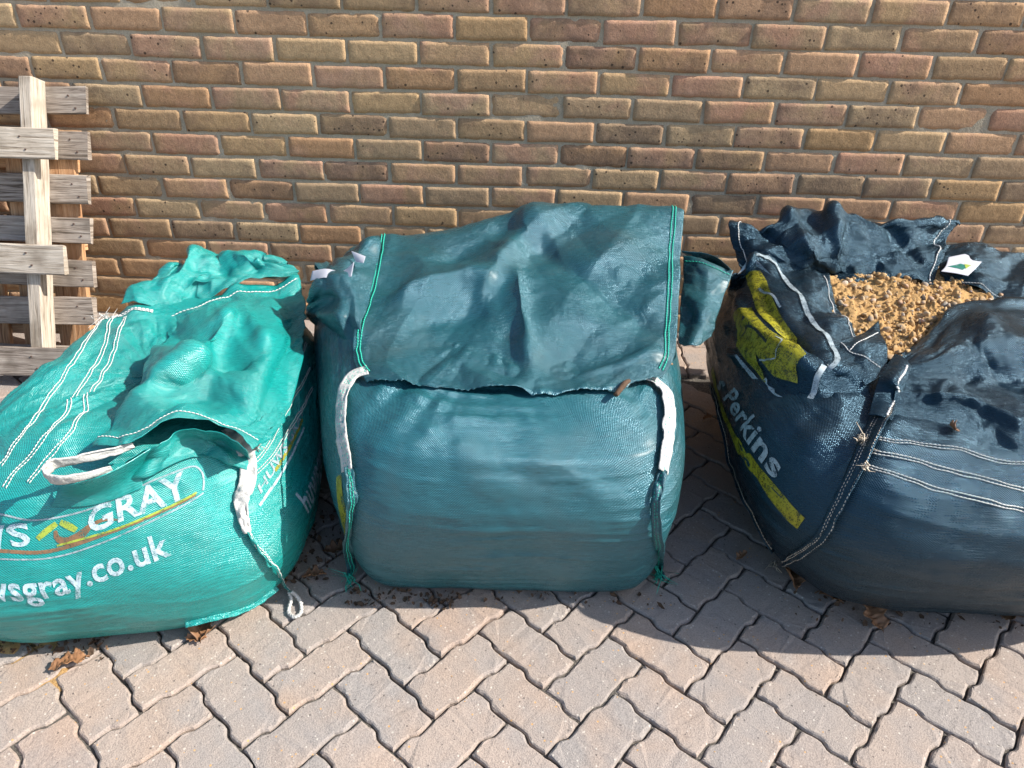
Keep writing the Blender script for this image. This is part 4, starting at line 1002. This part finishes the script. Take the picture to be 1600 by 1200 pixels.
strap(BR_, [(0.0000, 0.7124), (0.0083, 0.6570), (0.0119, 0.5831), (0.0131, 0.5224), (0.0119, 0.4406), (0.0083, 0.3615), (0.9857, 0.1636)], (.050, .046, .034, .026, .022, .02, .012), bag_r, 'navy', 'cream_thread', lift=.25, off=.007, rough=.003, seed=8, name='corner_seam', us=(.25, .42, .9))
c_ = [[(0.810, -1.041, 0.515), (0.817, -1.069, 0.520), (0.825, -1.092, 0.515)], [(0.754, -1.120, 0.508), (0.760, -1.158, 0.520), (0.786, -1.160, 0.510)], [(0.732, -1.155, 0.489), (0.754, -1.164, 0.493), (0.775, -1.179, 0.486)], [(0.695, -1.231, 0.476), (0.707, -1.244, 0.484), (0.726, -1.262, 0.485)]]
g = relax(spline_sheet(c_, 60, 24), 1.02, 1.03, 60, .08, .3, 81, .003, .05)
o = grid_object('corner_lapel', g, M['navy'], bag_r, thick=.0016)
q_ = Surf(g, False); q_.N = q_.N*np.sign((q_.N*np.array([-.3, -.6, .8])).sum(2).mean())
sew(q_, [(.80, .06), (.70, .40), (.86, .58), (.80, .97)], o, 'white_thread', (0,), r=.0030, step=.011)
strap(BR_, [(0.8298, 0.3298), (0.8774, 0.3325), (0.9024, 0.2612), (0.9452, 0.2586), (0.9750, 0.1636)], .012, bag_r, 'navy', 'cream_thread', lift=.9, off=.003, rough=.002, seed=9, name='bottom_seam', us=(.5,))
# knotted cream thread ends where the sewing lines meet the corner
rng = np.random.default_rng(3)
def fray(name, p, parent, mat, n=12, L=.03, r=.0011, seed=0, down=.6):
    rg = np.random.default_rng(seed); V = []; F = []
    for i in range(n):
        d = rg.normal(size=3)*[1, 1, .6]; d[2] -= down*rg.random(); d /= np.linalg.norm(d); b = rg.normal(size=3)*.4
        q = np.array([np.array(p)+rg.normal(size=3)*.004 + (d*t+b*t*t)*L*(.5+rg.random()) for t in (0, .35, .7, 1)])
        q[:, 2] = np.maximum(q[:, 2], .002); k0 = len(V)
        for j, c in enumerate(q):
            for s in range(3): a = s*2.09; V.append(c+np.array([math.cos(a), math.sin(a), math.cos(a+1)])*r*(1 if j < 3 else .4))
        for j in range(3):
            for s in range(3): F.append((k0+j*3+s, k0+j*3+(s+1) % 3, k0+(j+1)*3+(s+1) % 3, k0+(j+1)*3+s))
    return link(name, mesh_from(name, V, F, mat), parent)
fray('thread_tuft', (-0.392, -1.287, 0.018), bag_m, M['green_thread'], 26, .030, .0012, 1)
fray('thread_tuft', (0.326, -1.244, 0.018), bag_m, M['green_thread'], 30, .032, .0012, 2)
fray('thread_tuft', (0.661, -1.297, 0.465), bag_r, M['cream_thread'], 12, .016, .0012, 3)
fray('thread_tuft', (0.651, -1.360, 0.443), bag_r, M['cream_thread'], 10, .014, .0016, 4)
fray('thread_tuft', (-0.561, -1.275, 0.372), bag_l, M['white_thread'], 10, .020, .0009, 5)
fray('thread_tuft', (-1.070, -0.846, 0.438), bag_l, M['white_thread'], 16, .024, .0009, 6)
fray('thread_tuft', (0.498, -0.759, 0.252), bag_r, M['cream_thread'], 7, .035, .0007, 7)
fray('thread_tuft', (0.606, -1.189, 0.012), bag_r, M['cream_thread'], 9, .022, .0012, 8)
tube('rope_loop', [(-0.511, -1.353, 0.030), (-0.506, -1.362, 0.014), (-0.506, -1.386, 0.006), (-0.490, -1.401, 0.006), (-0.478, -1.390, 0.006), (-0.484, -1.365, 0.010), (-0.496, -1.356, 0.024), (-0.505, -1.356, 0.034)], .0042, M['webbing'], bag_l, 6, 110, .55, .30, 4)
# the lifting loop that sticks out of the tuck in the teal bag
g = ribbon_grid([(-0.738, -1.393, 0.452), (-0.773, -1.430, 0.460), (-0.813, -1.457, 0.464), (-0.843, -1.472, 0.464), (-0.849, -1.492, 0.462), (-0.830, -1.503, 0.456), (-0.788, -1.493, 0.456), (-0.747, -1.462, 0.452)], [(0, -.25, 1)]*8, (.014, .018, .022, .026, .028, .026, .02, .014), 130, 9, .006, 12, .0022)
o = grid_object('strap', g, M['webbing'], bag_l, thick=.003)
q_ = Surf(g, False)
c_ = [[(-0.877, -1.439, 0.384), (-0.771, -1.496, 0.452), (-0.730, -1.458, 0.456), (-0.700, -1.405, 0.458)], [(-0.879, -1.449, 0.372), (-0.826, -1.451, 0.381), (-0.775, -1.435, 0.390), (-0.733, -1.396, 0.409)], [(-0.890, -1.459, 0.353), (-0.834, -1.455, 0.352), (-0.785, -1.439, 0.356), (-0.734, -1.412, 0.366)]]
g = relax(spline_sheet(c_, 50, 70), 1.06, 1.05, 90, .06, .3, 91, .005, .05, nb=5)
grid_object('front_tuck', g, M['teal'], bag_l, thick=.0016)
# ------------------------------------------------------------------ paper, label, twig
M['paper'] = mat_plain('paper', (.5, .5, .54), .7, .3, .12, 40, .2)
M['print_green'] = mat_print('print_green', (.01, .16, .12), .3)
def paper(name, c_, seed, parent=None, e=1.03):
    g = relax(spline_sheet(c_, 26, 34), e, e, 60, .06, .2, seed, .003, .03)
    return grid_object(name, g, M['paper'], parent, thick=.0006), Surf(g, False)
o, _ = paper('paper_scrap', [[(-0.539, -0.800, 0.560), (-0.501, -0.810, 0.572), (-0.459, -0.820, 0.571), (-0.428, -0.820, 0.596)], [(-0.541, -0.820, 0.543), (-0.498, -0.840, 0.562), (-0.464, -0.840, 0.558), (-0.430, -0.850, 0.572)]], 3)
tag(o, 'crumpled white paper strip lying on the left shoulder of the middle bag', 'paper')
o, _ = paper('paper_scrap', [[(-0.447, -0.760, 0.600), (-0.428, -0.770, 0.598), (-0.408, -0.780, 0.595)], [(-0.433, -0.780, 0.580), (-0.422, -0.790, 0.583), (-0.410, -0.800, 0.586)]], 4)
tag(o, 'tiny white paper corner beside the top left of the tall flap', 'paper')
o, q_ = paper('label', [[(1.161, -0.504, 0.534), (1.232, -0.475, 0.536), (1.279, -0.478, 0.535)], [(1.127, -0.565, 0.532), (1.180, -0.561, 0.534), (1.225, -0.548, 0.532)], [(1.106, -0.588, 0.526), (1.139, -0.598, 0.526), (1.169, -0.608, 0.524)]], 5, bag_r)
q_.N = q_.N*(1 if q_.N[10, 10, 2] > 0 else -1)
patch(q_, [(.05, .55), (.35, .42), (.62, .55), (.60, .78), (.30, .66)], o, M['print_green'], off=.0016)
patch(q_, [(.45, .45), (.72, .52), (.66, .72), (.55, .60)], o, M['lime_print'], off=.0022)
patch(q_, [(.70, .10), (.88, .10), (.86, .24), (.68, .24)], o, M['print_green'], off=.0016)
M['bark'] = mat_plain('bark', (.10, .062, .04), .9, .2, .5, 120, .8)
t_ = tube('twig', [(0.185, -1.201, 0.483), (0.201, -1.173, 0.487), (0.211, -1.152, 0.485), (0.235, -1.119, 0.476)], (.0048, .0058, .0056, .004), M['bark'], None, 9, 22, 0, .16, 3)
tag(t_, 'short brown twig end poking out below the tall flap', 'twig')
t_ = tube('wood_chip', [(0.304, -1.035, 0.470), (0.315, -1.041, 0.472), (0.327, -1.042, 0.470)], (.003, .004, .003), M['wood_new'], None, 5, 8, 0, .2, 5)
t_.data.uv_layers.new(name='cloth')
tag(t_, 'small orange wood chip lying on the middle bag beside the right strap', 'wood chip')
# ------------------------------------------------------------------ sandy gravel in the open bag
def mat_sand():
    m, n, b = new_mat('sand'); t = NT(n); v = t.coord()
    f = t.noise(v, 260, 3, .7); g_ = t.noise(v, 40, 4, .6)
    col = t.mix(g_, (.36, .215, .085, 1), (.48, .305, .135, 1))
    col = t.mix(.7, col, t.ramp(f, [(.3, (.55, .52, .48)), (.6, (1.1, 1.1, 1.1)), (.8, (1.4, 1.38, 1.3))]), 'MULTIPLY')
    t.l(col, b.inputs['Base Color']); setb(b, Roughness=.95); b.inputs['Specular IOR Level'].default_value = .15
    t.l(t.bump(f, .8, .0025, t.bump(t.noise(v, 110, 3, .6), .8, .005)), b.inputs['Normal']); return m
def mat_stone():
    m, n, b = new_mat('pebble'); t = NT(n); v = t.coord(); r = t.add('ShaderNodeNewGeometry').outputs['Random Per Island']
    col = t.ramp(r, [(0, (.40, .245, .10)), (.38, (.46, .30, .14)), (.52, (.34, .21, .09)), (.64, (.52, .40, .25)), (.72, (.28, .26, .23)), (.80, (.42, .25, .17)), (.88, (.58, .50, .40)), (.94, (.18, .155, .135)), (1, (.38, .29, .18))])
    f = t.noise(v, 170, 4, .65)
    col = t.mix(.6, col, t.ramp(f, [(.3, (.6, .58, .55)), (.65, (1.15, 1.15, 1.15))]), 'MULTIPLY')
    dust = t.noise(v, 70, 3, .6)
    col = t.mix(t.ramp(dust, [(.40, (0, 0, 0)), (.60, (.85, .85, .85))]), col, (.42, .26, .11, 1))
    t.l(col, b.inputs['Base Color']); setb(b, Roughness=.8); t.l(t.bump(f, .5, .002), b.inputs['Normal']); return m
M['sand'] = mat_sand(); M['stone'] = mat_stone()
sand = tag(grid_object('sand', G['sand'], M['sand']), 'yellow sand heaped in the open top of the navy bag', 'sand', kind='stuff')
ICO = bmesh.new(); bmesh.ops.create_icosphere(ICO, subdivisions=2, radius=1.0)
ICV = np.array([v.co[:] for v in ICO.verts]); ICF = [tuple(v.index for v in f.verts) for f in ICO.faces]; ICO.free()
ICO = bmesh.new(); bmesh.ops.create_icosphere(ICO, subdivisions=1, radius=1.0)
ICV1 = np.array([v.co[:] for v in ICO.verts]); ICF1 = [tuple(v.index for v in f.verts) for f in ICO.faces]; ICO.free()
def stones(name, pts, sizes, seed, mat, parent=None, sink=.25, flat=.7, fine=True):
    rg = np.random.default_rng(seed); V = []; F = []; k0 = 0
    for p, r in zip(pts, sizes):
        base, faces = (ICV, ICF) if (fine and r > .0045) else (ICV1, ICF1)
        d = base + .18*rg.normal(size=3)*base**2*np.sign(base)
        q = base.copy()
        for _k in range(10):                                   # chip flats off the pebble
            nn = rg.normal(size=3); nn /= np.linalg.norm(nn); dd = q@nn; q = q - np.maximum(dd-rg.uniform(.45, .85), 0)[:, None]*nn[None]
        sc = np.array([1, rg.uniform(.6, 1), rg.uniform(.45, .85)*flat/.7])*r
        a = rg.normal(size=4); a /= np.linalg.norm(a); w, x, y, z = a
        Rm = np.array([[1-2*(y*y+z*z), 2*(x*y-z*w), 2*(x*z+y*w)], [2*(x*y+z*w), 1-2*(x*x+z*z), 2*(y*z-x*w)], [2*(x*z-y*w), 2*(y*z+x*w), 1-2*(x*x+y*y)]])
        if flat < .65: t_ = rg.uniform(0, 6.28); Rm = np.array([[math.cos(t_), -math.sin(t_), 0], [math.sin(t_), math.cos(t_), 0], [0, 0, 1]])
        q = (q*sc)@Rm.T + p + np.array([0, 0, r*sink]); V.append(q)
        F += [(f[0]+k0, f[1]+k0, f[2]+k0) for f in faces]; k0 += len(q)
    me = mesh_from(name, np.concatenate(V), F, mat); return link(name, me, parent)
rg = np.random.default_rng(12); n_ = 3000
uv_ = rg.random((n_, 2)); sz = .0011+.0125*rg.random(n_)**6.0
pp, _ = SB['sand'](uv_[:, 0], uv_[:, 1])
tag(stones('gravel', pp, sz, 5, M['stone']), 'mixed tan and grey pebbles lying in the sand of the open bag', 'gravel', kind='stuff')
# ------------------------------------------------------------------ dry leaves, litter, grit in the joints, spilled sand
def mat_leaf():
    m, n, b = new_mat('dry_leaf'); t = NT(n); v = t.coord(); r = t.add('ShaderNodeObjectInfo').outputs['Random']
    f = t.noise(v, 60, 4, .6)
    col = t.mix(f, (.13, .062, .03, 1), (.34, .18, .09, 1)); col = t.mix(.6, col, t.ramp(r, [(0, (.6, .55, .5)), (1, (1.35, 1.25, 1.15))]), 'MULTIPLY')
    t.l(col, b.inputs['Base Color']); setb(b, Roughness=.6); t.l(t.bump(t.noise(v, 150, 3), .5, .002), b.inputs['Normal']); return m
M['leaf'] = mat_leaf()
def leaf_mesh(seed, L):
    rg = np.random.default_rng(seed); n = 30; m = 9
    t = np.linspace(0, 1, n)
    w = (.05+.40*np.sin(np.pi*np.clip(t, 0, 1)**1.15)**.8)*(1+.38*np.cos(t*2*np.pi*3.6+rg.random()*6))*(t < .93) + .03
    w[-2:] = .02
    s = np.linspace(-1, 1, m)
    x = (t[:, None]-.5)*L*np.ones((1, m)); y = s[None]*w[:, None]*L*.55
    curl = rg.uniform(.2, .7); z = curl*L*.35*(s[None]**2)*w[:, None]*2 + L*.10*np.sin(t*3+rg.random()*3)[:, None] + L*.05*np.sin(t*11+rg.random()*6)[:, None]*s[None] + .02*L*rg.normal(size=(n, m))
    z -= z.min(); return np.stack([x, y, z], -1)
leaves = [(.075, 'curled brown leaf on the sand in front of the teal bag'), (.095, 'long torn brown leaf under the front edge of the teal bag'), (.045, 'small pale leaf fragment in front of the teal bag'),
          (.075, 'brown oak leaf at the front corner of the navy bag'), (.055, 'crumpled dark leaf just under the navy bag'), (.085, 'folded brown leaf in the shadow before the navy bag'),
          (.045, 'small leaf half under the navy bag front'), (.070, 'orange brown leaf in the sun at the right edge'), (.035, 'tiny brown leaf between the middle and navy bags'),
          (.065, 'dark leaf in the gap between the teal and middle bags'), (.055, 'brown leaf beside the rope loop of the teal bag'), (.03, 'crumb of brown leaf in the shade of the navy bag'), (.035, 'small pale leaf deep in the gap beside the navy bag')]
leaf_xy = [(-0.910, -1.545, -0.000), (-0.675, -1.441, 0.000), (-0.680, -1.468, 0.000), (0.638, -1.238, 0.000), (0.715, -1.284, 0.000), (0.791, -1.332, -0.000), (0.933, -1.292, 0.000), (1.118, -1.319, 0.000), (0.538, -1.162, 0.000), (-0.442, -1.192, 0.000), (-0.477, -1.284, 0.000), (0.986, -1.302, 0.000), (0.567, -0.560, 0.000)]
for i, ((L_, lab), q) in enumerate(zip(leaves, leaf_xy)):
    o = grid_object('dry_leaf', leaf_mesh(60+i, L_), M['leaf'], None, thick=.0006); o.location = (q[0], q[1], .004); o.rotation_euler = (random.uniform(-.25, .25), random.uniform(-.25, .25), random.uniform(0, 6.28))
    tag(o, lab, 'leaf', 'dry leaves on the paving')
q = (0.829, -1.285, 0.489)
o = grid_object('dry_leaf', leaf_mesh(90, .035), M['leaf'], None, thick=.0006); o.location = q; o.rotation_euler = (1.0, .2, 1.2); tag(o, 'small tan leaf stuck on the front of the navy bag', 'leaf', 'dry leaves on the paving')
# grit in the joints
rg = np.random.default_rng(31); n_ = 2600
px_ = rg.uniform(-1.5, 1.5, n_); py_ = rg.uniform(-2.05, -1.15, n_)
M['grit'] = mat_plain('grit', (.30, .27, .24), .85, .3, .5, 90)
tag(stones('joint_grit', np.stack([px_, py_, np.full(n_, -.0105)], 1), .0012+.0045*rg.random(n_)**3, 8, M['grit'], None, .3, .7, False), 'grey grit and chippings in the joints of the paving', 'grit', kind='stuff')
# crumbs of leaf litter at the foot of the middle and teal bags
V = []; F = []
def litter(x0, x1, y0, y1, n, sd):
    r_ = np.random.default_rng(sd)
    for i in range(n):
        c = np.array([r_.uniform(x0, x1), r_.uniform(y0, y1), r_.uniform(.002, .010)]); s_ = .003+.009*r_.random()**2; k = len(V)
        R_ = np.linalg.qr(r_.normal(size=(3, 3)))[0]; R_[2] *= .5
        for a in range(5): V.append(c+R_.T@(np.array([math.cos(a*1.256)*s_*r_.uniform(.6, 1.2), math.sin(a*1.256)*s_*.6, s_*.2*(a % 2)])))
        F.append((k, k+1, k+2)); F.append((k, k+2, k+3)); F.append((k, k+3, k+4))
litter(-.39, -.14, -1.36, -1.31, 130, 1); litter(-1.12, -.85, -1.53, -1.44, 160, 2); litter(-.56, -.44, -1.30, -1.05, 90, 3); litter(.62, 1.2, -1.36, -1.26, 90, 4); litter(-.2, .33, -1.34, -1.28, 60, 5)
tag(link('leaf_litter', mesh_from('leaf_litter', V, F, M['bark'], False)), 'dark crumbs of rotted leaves at the feet of the bags', 'litter', kind='stuff')
xs = np.linspace(-1.36, -.62, 150); ys = np.linspace(-1.68, -1.32, 90); X, Y = np.meshgrid(xs, ys)
edge = sstep(-.62, -.95, X)*sstep(-1.68, -1.53, Y + .06*lattice_noise(X*9, Y*9, 5))
Zs = -.014 + .0185*edge*sstep(-.6, .35, fbm(X*5, Y*7, 79, 3)+2.0*(Y+1.52))*(.75+.4*fbm(X*16, Y*16, 77, 3))
tag(grid_object('spilled_sand', np.stack([X, Y, Zs], -1), M['sand']), 'yellow sand spilled on the paving before the teal bag', 'sand', kind='stuff')
